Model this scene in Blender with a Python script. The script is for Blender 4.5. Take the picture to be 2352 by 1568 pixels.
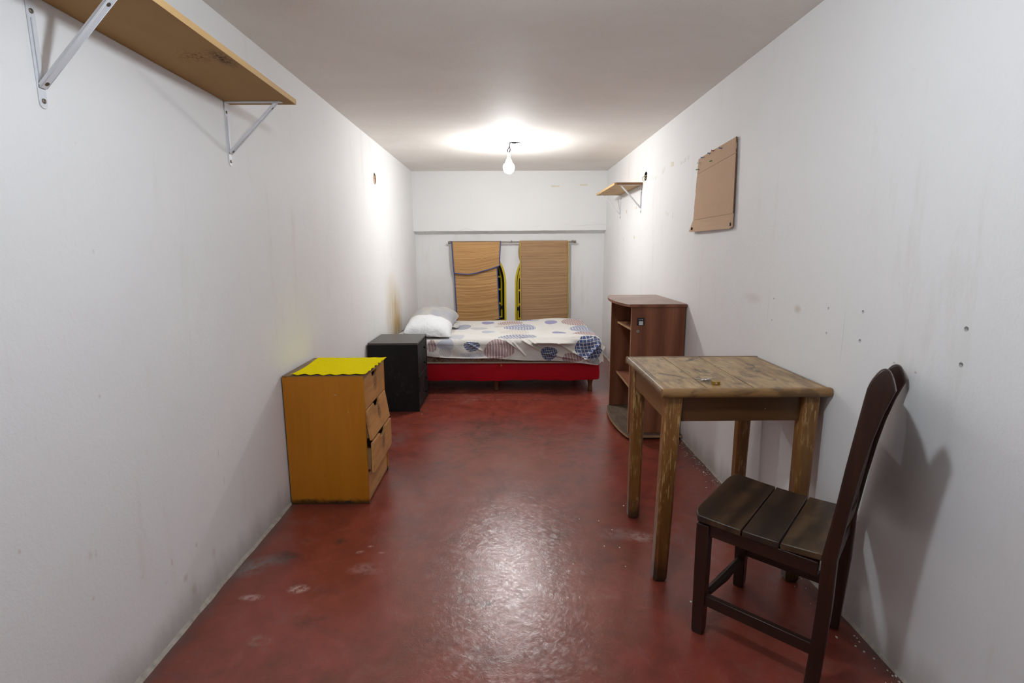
import bpy, bmesh, math, random
from mathutils import Vector, Matrix
from math import sin, cos, pi, radians, hypot, exp, sqrt
random.seed(7)
SC = bpy.context.scene
COL = SC.collection
for o in list(bpy.data.objects):
    bpy.data.objects.remove(o)

# ------------------------------------------------------------------ camera, world, exposure
CAM_H = 1.31
cam_d = bpy.data.cameras.new('camera')
cam = bpy.data.objects.new('camera', cam_d)
COL.objects.link(cam)
cam_d.sensor_width = 36.0
cam_d.lens = 1221.03 / 2352 * 36
cam_d.clip_start = 0.02
PITCH, YAW, ROLL = 0.171192, 0.0081085, -0.0042758
f = Vector((sin(YAW) * cos(PITCH), cos(YAW) * cos(PITCH), -sin(PITCH)))
r0 = f.cross(Vector((0, 0, 1))).normalized()
u0 = r0.cross(f)
r1 = cos(ROLL) * r0 + sin(ROLL) * u0
u1 = -sin(ROLL) * r0 + cos(ROLL) * u0
cam.matrix_world = Matrix(((r1.x, u1.x, -f.x, 0), (r1.y, u1.y, -f.y, 0), (r1.z, u1.z, -f.z, CAM_H), (0, 0, 0, 1)))
SC.camera = cam
W = bpy.data.worlds.new('night')
SC.world = W
W.use_nodes = True
W.node_tree.nodes['Background'].inputs[0].default_value = (0.004, 0.004, 0.006, 1)
W.node_tree.nodes['Background'].inputs[1].default_value = 0.6
SC.view_settings.view_transform = 'Standard'
SC.view_settings.look = 'None'
SC.view_settings.gamma = 1
SC.view_settings.use_curve_mapping = False
SC.view_settings.exposure = 0.0
BULB_FAR = (0.98, 0.995, 1.0)      # lamp over the bed
BULB_NEAR = (0.83, 0.92, 1.0)      # cooler lamp nearer the door
POWER_FAR, POWER_NEAR = 470.0, 312.0

XL, XR, YB, YF, ZC = -1.143, 1.211, 6.75, -1.0, 2.239   # the room

# ------------------------------------------------------------------ node helpers
class NT:
    def __init__(s, name):
        s.m = bpy.data.materials.new(name)
        s.m.use_nodes = True
        s.t = s.m.node_tree
        s.p = s.t.nodes['Principled BSDF']
    def n(s, typ, **kw):
        x = s.t.nodes.new('ShaderNode' + typ)
        for k, v in kw.items():
            setattr(x, k, v)
        return x
    def l(s, a, b):
        s.t.links.new(a, b)
    def put(s, sock, v):
        if hasattr(v, 'links') or isinstance(v, bpy.types.NodeSocket):
            s.l(v, sock)
        elif isinstance(v, (tuple, list)):
            if len(v) == 3 and sock.type == 'RGBA':
                v = (*v, 1)
            sock.default_value = v
        else:
            sock.default_value = v
    def obj(s):
        return s.n('TexCoord').outputs['Object']
    def uv(s):
        return s.n('TexCoord').outputs['UV']
    def rnd(s):
        return s.n('ObjectInfo').outputs['Random']
    def vm(s, op, a, b=None):
        x = s.n('VectorMath', operation=op)
        s.put(x.inputs[0], a)
        if b is not None:
            s.put(x.inputs[1], b)
        return x.outputs['Value'] if op in ('LENGTH', 'DOT_PRODUCT') else x.outputs[0]
    def mt(s, op, a, b=None, c=False):
        x = s.n('Math', operation=op, use_clamp=c)
        s.put(x.inputs[0], a)
        if b is not None:
            s.put(x.inputs[1], b)
        return x.outputs[0]
    def noise(s, v, scale, detail=4, rough=.55, dist=0):
        x = s.n('TexNoise')
        s.l(v, x.inputs['Vector'])
        x.inputs['Scale'].default_value = scale
        x.inputs['Detail'].default_value = detail
        x.inputs['Roughness'].default_value = rough
        x.inputs['Distortion'].default_value = dist
        return x.outputs[0]
    def wave(s, v, scale, dist=4, detail=3, dscale=1, direction='X'):
        x = s.n('TexWave', bands_direction=direction)
        s.l(v, x.inputs['Vector'])
        x.inputs['Scale'].default_value = scale
        x.inputs['Distortion'].default_value = dist
        x.inputs['Detail'].default_value = detail
        x.inputs['Detail Scale'].default_value = dscale
        return x.outputs['Fac']
    def rng(s, v, a, b, c=0.0, d=1.0):
        x = s.n('MapRange', interpolation_type='SMOOTHSTEP')
        s.put(x.inputs[0], v)
        for i, q in zip((1, 2, 3, 4), (a, b, c, d)):
            x.inputs[i].default_value = q
        return x.outputs[0]
    def ramp(s, fac, stops):
        x = s.n('ValToRGB')
        e = x.color_ramp.elements
        while len(e) < len(stops):
            e.new(0.5)
        for i, (p, c) in enumerate(stops):
            e[i].position = p
            e[i].color = (*c, 1)
        s.l(fac, x.inputs[0])
        return x.outputs[0]
    def mix(s, fac, a, b, mode='MIX'):
        x = s.n('Mix', data_type='RGBA', blend_type=mode)
        s.put(x.inputs[0], fac)
        s.put(x.inputs[6], a)
        s.put(x.inputs[7], b)
        return x.outputs[2]
    def sep(s, v):
        x = s.n('SeparateXYZ')
        s.l(v, x.inputs[0])
        return x.outputs
    def bump(s, h, strength, dist=.01):
        x = s.n('Bump')
        s.l(h, x.inputs['Height'])
        x.inputs['Strength'].default_value = strength
        x.inputs['Distance'].default_value = dist
        s.l(x.outputs[0], s.p.inputs['Normal'])
    def spot(s, v, c, r, soft=.5):
        """a blotch centred at c with radii r (0 = unbounded along that axis)"""
        inv = tuple(0 if q == 0 else 1 / q for q in r)
        d = s.vm('LENGTH', s.vm('MULTIPLY', s.vm('SUBTRACT', v, c), inv))
        return s.rng(d, 1 - soft, 1 + soft * .3, 1, 0)
    def fin(s, col, rough=.5, spec=None, metal=None):
        s.put(s.p.inputs['Base Color'], col)
        s.put(s.p.inputs['Roughness'], rough)
        if spec is not None:
            s.p.inputs['Specular IOR Level'].default_value = spec
        if metal is not None:
            s.p.inputs['Metallic'].default_value = metal
        return s.m

def plain(name, col, rough=.5, var=.12, scale=30, metal=0, bump=0, spec=.5):
    t = NT(name)
    v = t.obj()
    nz = t.noise(v, scale, 3)
    c = t.mix(nz, tuple(max(0, q * (1 - var)) for q in col), tuple(min(1, q * (1 + var)) for q in col))
    if bump:
        t.bump(nz, bump, .004)
    return t.fin(c, rough, spec, metal)

def wood(name, dark, mid, light, axis=2, fine=60, broad=6, rough=.45, spec=.4, blotch=None, blotch_amt=.0, specks=0,
         low_dark=None, bump=.15, wear=None, ring=0, spots=()):
    t = NT(name)
    v = t.obj()
    off = t.mt('MULTIPLY', t.rnd(), 37.0)
    v2 = t.vm('ADD', v, t.n('CombineXYZ').outputs[0])
    cmb = v2.node.inputs[1].links[0].from_node
    for i in range(3):
        t.l(off, cmb.inputs[i])
    sc = [1, 1, 1]
    sc[axis] = .07
    g = t.noise(t.vm('MULTIPLY', v2, tuple(sc)), fine, 5, .6, .3)
    sc[axis] = .22
    b = t.noise(t.vm('MULTIPLY', v2, tuple(sc)), broad, 4, .55, .8)
    fac = t.mt('ADD', t.mt('MULTIPLY', g, .55), t.mt('MULTIPLY', b, .45))
    if ring:
        w = t.wave(t.vm('MULTIPLY', v2, tuple(sc)), ring, 9, 3, 1.2, 'X' if axis != 0 else 'Y')
        fac = t.mt('ADD', t.mt('MULTIPLY', fac, .72), t.mt('MULTIPLY', w, .28))
    c = t.ramp(fac, [(.30, dark), (.5, mid), (.70, light)])
    if blotch:
        bl = t.noise(t.vm('MULTIPLY', v2, tuple(.45 if i == axis else 1 for i in range(3))), 11, 6, .66, .6)
        c = t.mix(t.mt('MULTIPLY', t.rng(bl, .47, .60), blotch_amt), c, blotch)
    if wear:
        wn = t.noise(t.vm('MULTIPLY', v2, tuple(.12 if i == axis else 1 for i in range(3))), 110, 4, .7)
        big = t.rng(t.noise(v2, 5, 2), .42, .56)
        c = t.mix(t.mt('MULTIPLY', t.rng(wn, .52, .60), t.mt('MULTIPLY', big, .8)), c, wear)
    if specks:
        vo = t.n('TexVoronoi')
        t.l(v, vo.inputs['Vector'])
        vo.inputs['Scale'].default_value = 55
        keep = t.mt('GREATER_THAN', t.sep(vo.outputs['Color'])[0], 1 - specks)
        c = t.mix(t.mt('MULTIPLY', t.mt('LESS_THAN', vo.outputs['Distance'], .10), keep), c, (.62, .52, .38))
    if low_dark:  # mottled near-black tone, strongest towards the bottom
        z = t.sep(v)[2]
        dn = t.noise(v, 22, 4, .7)
        dz = t.mt('ADD', z, t.mt('MULTIPLY', t.mt('SUBTRACT', dn, .5), low_dark[1] * 1.4))
        c = t.mix(t.rng(dz, low_dark[0], low_dark[0] + low_dark[1], low_dark[2], 0), c, (.020, .016, .010))
    for ctr, rad, col in spots:
        m = t.mt('MULTIPLY', t.spot(v, ctr, rad, .7), t.rng(t.noise(v, 60, 4, .7), .36, .55))
        c = t.mix(t.mt('MULTIPLY', m, .8), c, col)
    t.bump(fac, bump, .003)
    return t.fin(c, rough, spec)

def wall_mat(name, base, blotches, axis):
    """painted plaster; blotches = (x, y, z, radius..., colour, strength); axis = wall normal"""
    t = NT(name)
    v = t.obj()
    big = t.noise(v, 1.3, 4, .6)
    c = t.mix(big, tuple(q * .95 for q in base), tuple(min(1, q * 1.04) for q in base))
    sc = [1, 1, 1]
    sc[2] = .18
    streak = t.noise(t.vm('MULTIPLY', v, tuple(sc)), 7, 5, .65)
    c = t.mix(t.mt('MULTIPLY', t.rng(streak, .56, .75), .16), c, (.56, .48, .38))
    fine = t.noise(v, 26, 5, .7)
    c = t.mix(t.mt('MULTIPLY', t.rng(fine, .66, .74), .14), c, (.52, .44, .34))
    z = t.sep(v)[2]
    dz = t.mt('ADD', z, t.mt('MULTIPLY', t.mt('SUBTRACT', streak, .5), .22))
    c = t.mix(t.rng(dz, .0, .16, .55, 0), c, (.34, .30, .25))
    sn = t.noise(t.vm('MULTIPLY', v, tuple(sc)), 16, 5, .65)
    for ctr, rad, col, st, brk in blotches:
        m = t.spot(v, ctr, rad, .8)
        if brk:
            m = t.mt('MULTIPLY', m, t.rng(sn, .30, .74, .45, 1))
        c = t.mix(t.mt('MULTIPLY', m, st), c, col)
    h = t.mt('ADD', t.noise(v, 95, 3, .6), t.mt('MULTIPLY', t.noise(v, 14, 4, .6), 1.3))
    t.bump(h, .20, .005)
    return t.fin(c, .62, .25)

# ------------------------------------------------------------------ mesh helpers
WM = {}                                   # world matrices of the things, for building parts in world numbers

class MB:
    def __init__(s):
        s.v = []
        s.f = []
        s.uv = None
    def add(s, vs, fs):
        o = len(s.v)
        s.v += [tuple(p) for p in vs]
        s.f += [tuple(i + o for i in q) for q in fs]
        return s
    def box(s, x0, x1, y0, y1, z0, z1):
        return s.add([(x0, y0, z0), (x1, y0, z0), (x1, y1, z0), (x0, y1, z0), (x0, y0, z1), (x1, y0, z1), (x1, y1, z1), (x0, y1, z1)],
                     [(3, 2, 1, 0), (4, 5, 6, 7), (0, 1, 5, 4), (1, 2, 6, 5), (2, 3, 7, 6), (3, 0, 4, 7)])
    def prism(s, poly, axis, d0, d1):
        """polygon in the plane normal to axis (x: (y,z), y: (x,z), z: (x,y)) pulled from d0 to d1"""
        def P(a, b, d):
            return (d, a, b) if axis == 'x' else (a, d, b) if axis == 'y' else (a, b, d)
        n = len(poly)
        vs = [P(a, b, d0) for a, b in poly] + [P(a, b, d1) for a, b in poly]
        return s.add(vs, [tuple(range(n - 1, -1, -1)), tuple(range(n, 2 * n))] +
                     [(i, (i + 1) % n, n + (i + 1) % n, n + i) for i in range(n)])
    def loft(s, rings, cap=True):
        n = len(rings[0])
        vs = [p for r in rings for p in r]
        fs = [(k * n + i, k * n + (i + 1) % n, (k + 1) * n + (i + 1) % n, (k + 1) * n + i)
              for k in range(len(rings) - 1) for i in range(n)]
        if cap:
            fs += [tuple(range(n - 1, -1, -1)), tuple(range((len(rings) - 1) * n, len(rings) * n))]
        return s.add(vs, fs)
    def tube(s, pts, r, n=8, cap=True):
        pts = [Vector(p) for p in pts]
        rings = []
        up = None
        for i, p in enumerate(pts):
            d = (pts[min(i + 1, len(pts) - 1)] - pts[max(i - 1, 0)]).normalized()
            if up is None:
                up = Vector((0, 0, 1)) if abs(d.z) < .9 else Vector((1, 0, 0))
            a = d.cross(up).normalized()
            b = d.cross(a).normalized()
            up = -b if b.dot(up) < 0 else b
            rr = r[i] if isinstance(r, (list, tuple)) else r
            rings.append([p + rr * (cos(2 * pi * k / n) * a + sin(2 * pi * k / n) * b) for k in range(n)])
        return s.loft(rings, cap)
    def lathe(s, prof, c, axis='z', n=20):
        rings = []
        for r, h in prof:
            ring = []
            for k in range(n):
                a = 2 * pi * k / n
                x, y = r * cos(a), r * sin(a)
                ring.append({'z': (c[0] + x, c[1] + y, c[2] + h), 'x': (c[0] + h, c[1] + x, c[2] + y), 'y': (c[0] + x, c[1] + h, c[2] + y)}[axis])
            rings.append(ring)
        return s.loft(rings)
    def strap(s, p0, p1, side, w, th):
        """flat bar from p0 to p1; width w along side, thickness th"""
        p0, p1, side = Vector(p0), Vector(p1), Vector(side).normalized()
        nrm = (p1 - p0).cross(side).normalized()
        def ring(p):
            return [p + side * (w / 2 * a) + nrm * (th / 2 * b) for a, b in ((-1, -1), (1, -1), (1, 1), (-1, 1))]
        return s.loft([ring(p0), ring(p1)])

def put(name, mb, mat, parent=None, bevel=0, seg=2, smooth=True, local=False, kind=None, label=None):
    me = bpy.data.meshes.new(name)
    vs = mb.v
    if parent is not None and not local:
        inv = WM[parent.name].inverted()
        vs = [tuple(inv @ Vector(p)) for p in vs]
    me.from_pydata(vs, [], mb.f)
    bm = bmesh.new()
    bm.from_mesh(me)
    bmesh.ops.recalc_face_normals(bm, faces=bm.faces)
    bm.to_mesh(me)
    bm.free()
    me.materials.append(mat)
    o = bpy.data.objects.new(name, me)
    COL.objects.link(o)
    if parent is not None:
        o.parent = parent
        WM[o.name] = WM[parent.name]
    else:
        WM[o.name] = Matrix.Identity(4)
    if smooth:
        try:
            me.shade_auto_smooth(angle=radians(38))
        except Exception:
            me.polygons.foreach_set('use_smooth', [True] * len(me.polygons))
            me.set_sharp_from_angle(angle=radians(38))
    if bevel:
        b = o.modifiers.new('bevel', 'BEVEL')
        b.width = bevel
        b.segments = seg
        b.limit_method = 'ANGLE'
        b.angle_limit = radians(35)
    if kind:
        o['kind'] = kind
    if label:
        o['label'] = label
    return o

def tag(o, label, cat, group=None):
    o['label'] = label
    o['category'] = cat
    if group:
        o['group'] = group
    return o

def thing(name, label, cat, loc, rz=0, group=None):
    o = bpy.data.objects.new(name, None)
    o.empty_display_size = .05
    COL.objects.link(o)
    o.location = loc
    o.rotation_euler = (0, 0, rz)
    WM[o.name] = Matrix.Translation(loc) @ Matrix.Rotation(rz, 4, 'Z')
    return tag(o, label, cat, group)

def solo(name, mb, mat, label, cat, base, group=None, **kw):
    """a thing that is one mesh, with its origin moved to its base point"""
    off = Vector(base)
    mb.v = [tuple(Vector(p) - off) for p in mb.v]
    o = put(name, mb, mat, None, **kw)
    o.location = base
    WM[o.name] = Matrix.Translation(base)
    return tag(o, label, cat, group)

def carve(o, cutters):
    """cut the given solids out of o for good"""
    for mb in cutters:
        me = bpy.data.meshes.new('cut')
        me.from_pydata(mb.v, [], mb.f)
        bm = bmesh.new(); bm.from_mesh(me)
        bmesh.ops.recalc_face_normals(bm, faces=bm.faces)
        bm.to_mesh(me); bm.free()
        c = bpy.data.objects.new('cut', me)
        COL.objects.link(c)
        md = o.modifiers.new('cut', 'BOOLEAN')
        md.operation = 'DIFFERENCE'
        md.solver = 'EXACT'
        md.object = c
        bpy.context.view_layer.update()
        dg = bpy.context.evaluated_depsgraph_get()
        new = bpy.data.meshes.new_from_object(o.evaluated_get(dg))
        o.modifiers.clear()
        o.data = new
        bpy.data.objects.remove(c)
    return o

def grid(nu, nv, fn):
    mb = MB()
    for j in range(nv + 1):
        for i in range(nu + 1):
            mb.v.append(tuple(fn(i / nu, j / nv)))
    w = nu + 1
    for j in range(nv):
        for i in range(nu):
            mb.f.append((j * w + i, j * w + i + 1, (j + 1) * w + i + 1, (j + 1) * w + i))
    return mb

def set_uv(o, nu, nv):
    uvl = o.data.uv_layers.new(name='UVMap')
    w = nu + 1
    for lp in o.data.loops:
        k = lp.vertex_index
        uvl.data[lp.index].uv = ((k % w) / nu, (k // w) / nv)

# ------------------------------------------------------------------ the room
WALL = (.86, .855, .85)
BR = (.42, .27, .15)
left_marks = [((XL, 5.36, .68), (0, .40, .30), (.52, .35, .13), .9, True),
              ((XL, 5.50, .52), (0, .24, .16), (.46, .29, .07), .95, True),
              ((XL, 5.25, .95), (0, .30, .18), (.66, .55, .36), .45, True)]
for y, z, ry, rz in ((1.5, 1.31, .006, .010), (1.34, .49, .012, .022), (1.36, .485, .006, .02), (1.45, .91, .007, .008), (1.33, .37, .008, .01),
                     (1.52, .31, .007, .008), (1.66, .27, .006, .02), (1.8, .25, .01, .014), (1.72, .17, .02, .02), (1.62, .22, .01, .01),
                     (2.0, .52, .004, .03), (2.02, .40, .004, .03), (1.15, .62, .006, .01), (1.9, .16, .02, .03), (1.76, .10, .02, .03)):
    left_marks.append(((XL, y, z), (0, ry * .8, rz * .8), BR, .32, True))
right_marks = [((XR, 2.62, 1.07), (0, .10, .03), (.60, .50, .40), .35, True), ((XR, 2.2, 1.06), (0, .03, .02), (.58, .48, .37), .5, False),
               ((XR, 1.62, .955), (0, .006, .004), BR, .6, False), ((XR, 1.53, .945), (0, .006, .004), BR, .6, False),
               ((XR, 1.885, 1.0), (0, .0016, .12), (.30, .30, .42), .45, True), ((XR, 2.45, 1.03), (0, .0016, .12), (.30, .30, .42), .4, True),
               ((XR, 5.0, 1.95), (0, .3, .2), (.70, .62, .50), .12, True), ((XR, 3.2, .55), (0, .5, .3), (.62, .54, .42), .18, True)]
back_marks = [((-.9, YB, .75), (.35, 0, .3), (.66, .57, .42), .25, True)]
M_wl = wall_mat('plaster_left', WALL, left_marks, 0)
M_wr = wall_mat('plaster_right', WALL, right_marks, 0)
M_wb = wall_mat('plaster_back', WALL, back_marks, 1)

def ceiling_mat():
    t = NT('plaster_ceiling')
    v = t.obj()
    sm = t.noise(t.vm('MULTIPLY', v, (.55, 1, 1)), 1.6, 5, .6, .4)
    c = t.ramp(sm, [(.3, (.79, .74, .685)), (.5, (.83, .785, .735)), (.7, (.86, .825, .785))])
    sp = t.noise(v, 60, 3, .6)
    c = t.mix(t.mt('MULTIPLY', t.rng(sp, .6, .72), .12), c, (.62, .55, .48))
    tr = t.noise(t.vm('MULTIPLY', v, (.35, 1.6, 1)), 9, 5, .65, .5)
    c = t.mix(t.mt('MULTIPLY', t.rng(tr, .55, .75), .25), c, (.80, .77, .73))
    t.bump(t.mt('ADD', t.noise(v, 120, 3, .6), t.noise(v, 16, 4, .6)), .3, .005)
    return t.fin(c, .7, .2)

def floor_mat():
    t = NT('red_polished_cement')
    v = t.obj()
    n1 = t.noise(v, 1.5, 6, .62, .4)
    n2 = t.noise(v, 6.5, 6, .66, .6)
    c = t.ramp(t.mt('ADD', t.mt('MULTIPLY', n1, .6), t.mt('MULTIPLY', n2, .4)),
               [(.37, (.140, .036, .026)), (.47, (.205, .042, .027)), (.56, (.250, .050, .032)), (.68, (.240, .085, .064))])
    dk = t.noise(t.vm('ADD', v, (4, 9, 0)), 3.2, 6, .7, .8)
    c = t.mix(t.mt('MULTIPLY', t.rng(dk, .53, .76), .42), c, (.075, .032, .024))
    pale = t.noise(t.vm('MULTIPLY', t.vm('ADD', v, (11, 2, 0)), (1.6, .8, 1)), 3.4, 6, .7, 1.2)
    c = t.mix(t.mt('MULTIPLY', t.rng(pale, .52, .80), .35), c, (.27, .125, .105))
    scr = t.noise(t.vm('MULTIPLY', v, (.6, 2.4, 1)), 30, 5, .7, 1.5)
    c = t.mix(t.mt('MULTIPLY', t.rng(scr, .60, .76), .22), c, (.30, .15, .125))
    brk = t.noise(v, 38, 4, .7)
    soft = t.noise(v, 14, 4, .65)
    G, D, P = (.26, .22, .20), (.050, .030, .020), (.50, .30, .26)
    for x, y, rx, ry, col, st, hard in [
            (-1.11, 2.041, .10, .07, G, .75, 0), (-1.02, 2.10, .10, .05, G, .5, 0), (-.967, 2.135, .075, .06, D, .65, 0), (-.769, 2.244, .04, .035, D, .7, 1),
            (-.989, 1.85, .05, .022, P, .8, 1), (-.827, 1.90, .045, .03, P, .9, 1), (-.60, 2.03, .08, .05, P, .35, 0),
            (.605, 2.26, .07, .045, (.42, .27, .24), .75, 1), (.52, 2.29, .12, .06, (.33, .21, .19), .45, 0), (.002, 2.154, .012, .014, D, .8, 1),
            (-.089, 1.804, .05, .02, D, .8, 1), (-.654, 2.154, .022, .014, P, .7, 1), (-.62, 2.20, .015, .01, P, .7, 1), (-.56, 2.15, .018, .008, P, .6, 1),
            (-.80, 3.60, .13, .24, (.20, .10, .09), .7, 0), (-.72, 1.72, .08, .05, D, .5, 0), (-.85, 1.62, .05, .03, (.35, .24, .2), .4, 0)]:
        m = t.spot(v, (x, y, 0), (rx, ry, 0), .7)
        m = t.mt('MULTIPLY', m, t.rng(brk if hard else soft, .38, .58, .1, 1))
        c = t.mix(t.mt('MULTIPLY', m, st), c, col)
    # hairline crack and a dirty margin along both walls
    sx = t.sep(v)
    wob = t.mt('MULTIPLY', t.mt('SUBTRACT', t.noise(v, 9, 4, .7), .5), .12)
    cr = t.mt('ABSOLUTE', t.mt('SUBTRACT', t.mt('ADD', sx[1], wob), 4.56))
    c = t.mix(t.mt('MULTIPLY', t.mt('LESS_THAN', cr, .004), t.rng(brk, .47, .56, 0, .5)), c, (.45, .33, .29))
    cr2 = t.mt('ABSOLUTE', t.mt('SUBTRACT', t.mt('ADD', sx[1], t.mt('MULTIPLY', wob, 2.2)), 1.30))
    c = t.mix(t.mt('MULTIPLY', t.mt('LESS_THAN', cr2, .0022), .8), c, (.03, .015, .012))
    mg = t.mt('ABSOLUTE', t.mt('SUBTRACT', sx[0], (XL + XR) / 2))
    mgn = t.mt('ADD', mg, t.mt('MULTIPLY', t.mt('SUBTRACT', soft, .5), .10))
    c = t.mix(t.rng(mgn, 1.10, 1.185, 0, .7), c, (.12, .085, .075))
    # paint drips
    vo = t.n('TexVoronoi')
    t.l(v, vo.inputs['Vector'])
    vo.inputs['Scale'].default_value = 6.0
    keep = t.mt('GREATER_THAN', t.sep(vo.outputs['Color'])[0], .68)
    c = t.mix(t.mt('MULTIPLY', t.mt('LESS_THAN', vo.outputs['Distance'], .018), keep), c, (.62, .55, .48))
    swirl = t.noise(t.vm('MULTIPLY', v, (1, 1, 1)), 34, 5, .7, 2.5)
    t.bump(t.mt('ADD', t.mt('MULTIPLY', swirl, .6), t.mt('MULTIPLY', t.noise(v, 7, 4, .6), 1.0)), .20, .006)
    ro = t.mt('ADD', .15, t.mt('MULTIPLY', n2, .16))
    t.p.inputs['IOR'].default_value = 1.62
    return t.fin(c, ro, .5)

floor = put('floor', MB().box(XL - .15, XR + .15, YF - .15, YB + .35, -.12, 0), floor_mat(), kind='structure', smooth=False)
ceil = put('ceiling', MB().box(XL - .15, XR + .15, YF - .15, YB + .35, ZC, ZC + .12), ceiling_mat(), kind='structure', smooth=False)

def disc_cut(x0, x1, y, z, r, n=20, squash=1.0, wob=0):
    return MB().prism([(y + r * squash * (1 + wob * sin(3 * 2 * pi * k / n + 1)) * cos(2 * pi * k / n), z + r * (1 + wob * cos(2 * 2 * pi * k / n)) * sin(2 * pi * k / n)) for k in range(n)], 'x', x0, x1)

wl = put('wall_left', MB().box(XL - .15, XL, YF, YB + .2, 0, ZC), M_wl, kind='structure', smooth=False)
carve(wl, [disc_cut(XL - .055, XL + .02, 4.772, 1.918, .050)])
wr = put('wall_right', MB().box(XR, XR + .15, YF, YB + .2, 0, ZC), M_wr, kind='structure', smooth=False)
DRILLED = [(2.403, 1.085, .005), (2.407, .986, .005), (1.988, 1.086, .0055), (1.986, .992, .005), (1.792, 1.096, .006), (1.792, .995, .007),
           (1.378, 1.098, .0075), (1.379, 1.001, .0075)]
carve(wr, [disc_cut(XR - .02, XR + .06, 4.80, 1.934, .042, 22, 1.15, .10)] + [disc_cut(XR - .01, XR + .035, y, z, r, 10) for y, z, r in DRILLED])

def arch(cx, hw, z0, z1, hh, inset=0, n=26):
    a, h = hw - inset, hh - inset
    pts = [(cx - a, z0 + inset), (cx + a, z0 + inset)]
    pts += [(cx + a * cos(pi * k / n), z1 + h * sin(pi * k / n)) for k in range(n + 1)]
    return pts
WIN = [(-.335, .32), (.414, .32)]
WZ0, WZ1, WHH = .40, .88, .45
wb = put('wall_back', MB().box(XL - .15, XR + .15, YB, YB + .16, 0, ZC), M_wb, kind='structure', smooth=False)
carve(wb, [MB().prism(arch(cx, hw, WZ0, WZ1, WHH), 'y', YB - .05, YB + .3) for cx, hw in WIN])
wf = put('wall_front', MB().box(XL - .15, XR + .15, YF - .15, YF, 0, ZC), M_wb, kind='structure', smooth=False)

def beam_mat():
    t = NT('plaster_beam')
    v = t.obj()
    c = t.mix(t.noise(v, 1.6, 4), tuple(q * .96 for q in WALL), tuple(q * 1.03 for q in WALL))
    s = t.sep(v)
    wob = t.mt('MULTIPLY', t.mt('SUBTRACT', t.noise(t.vm('MULTIPLY', v, (1, 1, .2)), 1.5, 5, .55), .5), .40)
    d = t.mt('ABSOLUTE', t.mt('SUBTRACT', t.mt('ADD', s[2], wob), 1.585))
    lim = t.rng(t.noise(v, 2.1, 2), .42, .55)
    c = t.mix(t.mt('MULTIPLY', t.mt('LESS_THAN', d, .0020), t.mt('MULTIPLY', lim, .40)), c, (.38, .35, .33))
    t.bump(t.noise(v, 70, 4, .6), .22, .005)
    return t.fin(c, .62, .25)
def rough_edge(x0, x1, n=40):
    return [(x0 + (x1 - x0) * k / n, .004 * sin(k * 1.9) * random.random()) for k in range(n + 1)]
bmz = MB()
rings = []
for x, dz in rough_edge(XL, XR):
    zb = 1.533 + dz * .5 + .003 * (x - XL)
    rings.append([(x, YB - .12, zb), (x, YB + .001, zb - .036), (x, YB + .001, ZC), (x, YB - .12, ZC)])
bmz.loft(rings)
put('trim_1', bmz, beam_mat(), kind='structure', smooth=False)

def fillet(name, x, sgn, w, hgt, y0, y1, mat, seed):
    rd = random.Random(seed)
    rings = []
    n = 90
    for k in range(n + 1):
        y = y0 + (y1 - y0) * k / n
        a, b = w * (.6 + .7 * rd.random()), hgt * (.55 + .8 * rd.random())
        rings.append([(x, y, 0), (x + sgn * a, y, 0.0), (x + sgn * a * .55, y, b * .5), (x, y, b)])
    return put(name, MB().loft(rings), mat, kind='structure')
M_bead = plain('cement_bead', (.46, .42, .36), .8, .6, 30, bump=.5, spec=.2)
fillet('baseboard_left', XL, 1, .010, .013, YF, YB, M_bead, 3)
fillet('baseboard_right', XR, -1, .008, .012, YF, YB, M_bead, 4)

# pale tape left on the plaster: parts of their wall
M_tape = plain('old_tape', (.77, .72, .58), .6, .06, 60)
M_peel = plain('peeled_paint', (.82, .80, .775), .7, .05, 60)
M_tape2 = plain('dirty_tape', (.75, .66, .56), .6, .06, 60)
def mark_r(y, z, w, h, mat, tilt=0):
    c, s = cos(tilt), sin(tilt)
    p = [(y + a * c - b * s, z + a * s + b * c) for a, b in ((-w, -h), (w, -h), (w, h), (-w, h))]
    put('tape_scrap', MB().prism(p, 'x', XR - .0012, XR), mat, wr, smooth=False)
for y, z, w, h, m, tl in [(4.045, 1.920, .030, .016, M_tape, .1), (3.70, 1.912, .020, .012, M_peel, .2), (3.77, 1.903, .02, .012, M_peel, -.2), (3.84, 1.898, .018, .010, M_peel, .1),
                          (4.546, 1.889, .075, .014, M_peel, .15), (4.263, 1.908, .035, .014, M_peel, -.3), (4.121, 1.574, .03, .014, M_peel, .3),
                          (3.978, 1.549, .006, .020, M_peel, 0), (5.10, 1.69, .018, .014, M_tape, 0), (5.52, 1.683, .02, .016, M_tape2, .2),
                          (5.15, 1.42, .02, .014, M_tape, .1), (5.62, 1.41, .02, .014, M_peel, .1)]:
    mark_r(y, z, w, h, m, tl)
for x, z, w in ((.584, 2.060, .05), (.927, 2.074, .045)):
    b = MB().box(x - w, x + w, YB - .1212, YB - .12, z - .009, z + .009)
    put('tape_scrap', b, M_tape, bpy.data.objects['trim_1'], smooth=False)

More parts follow.
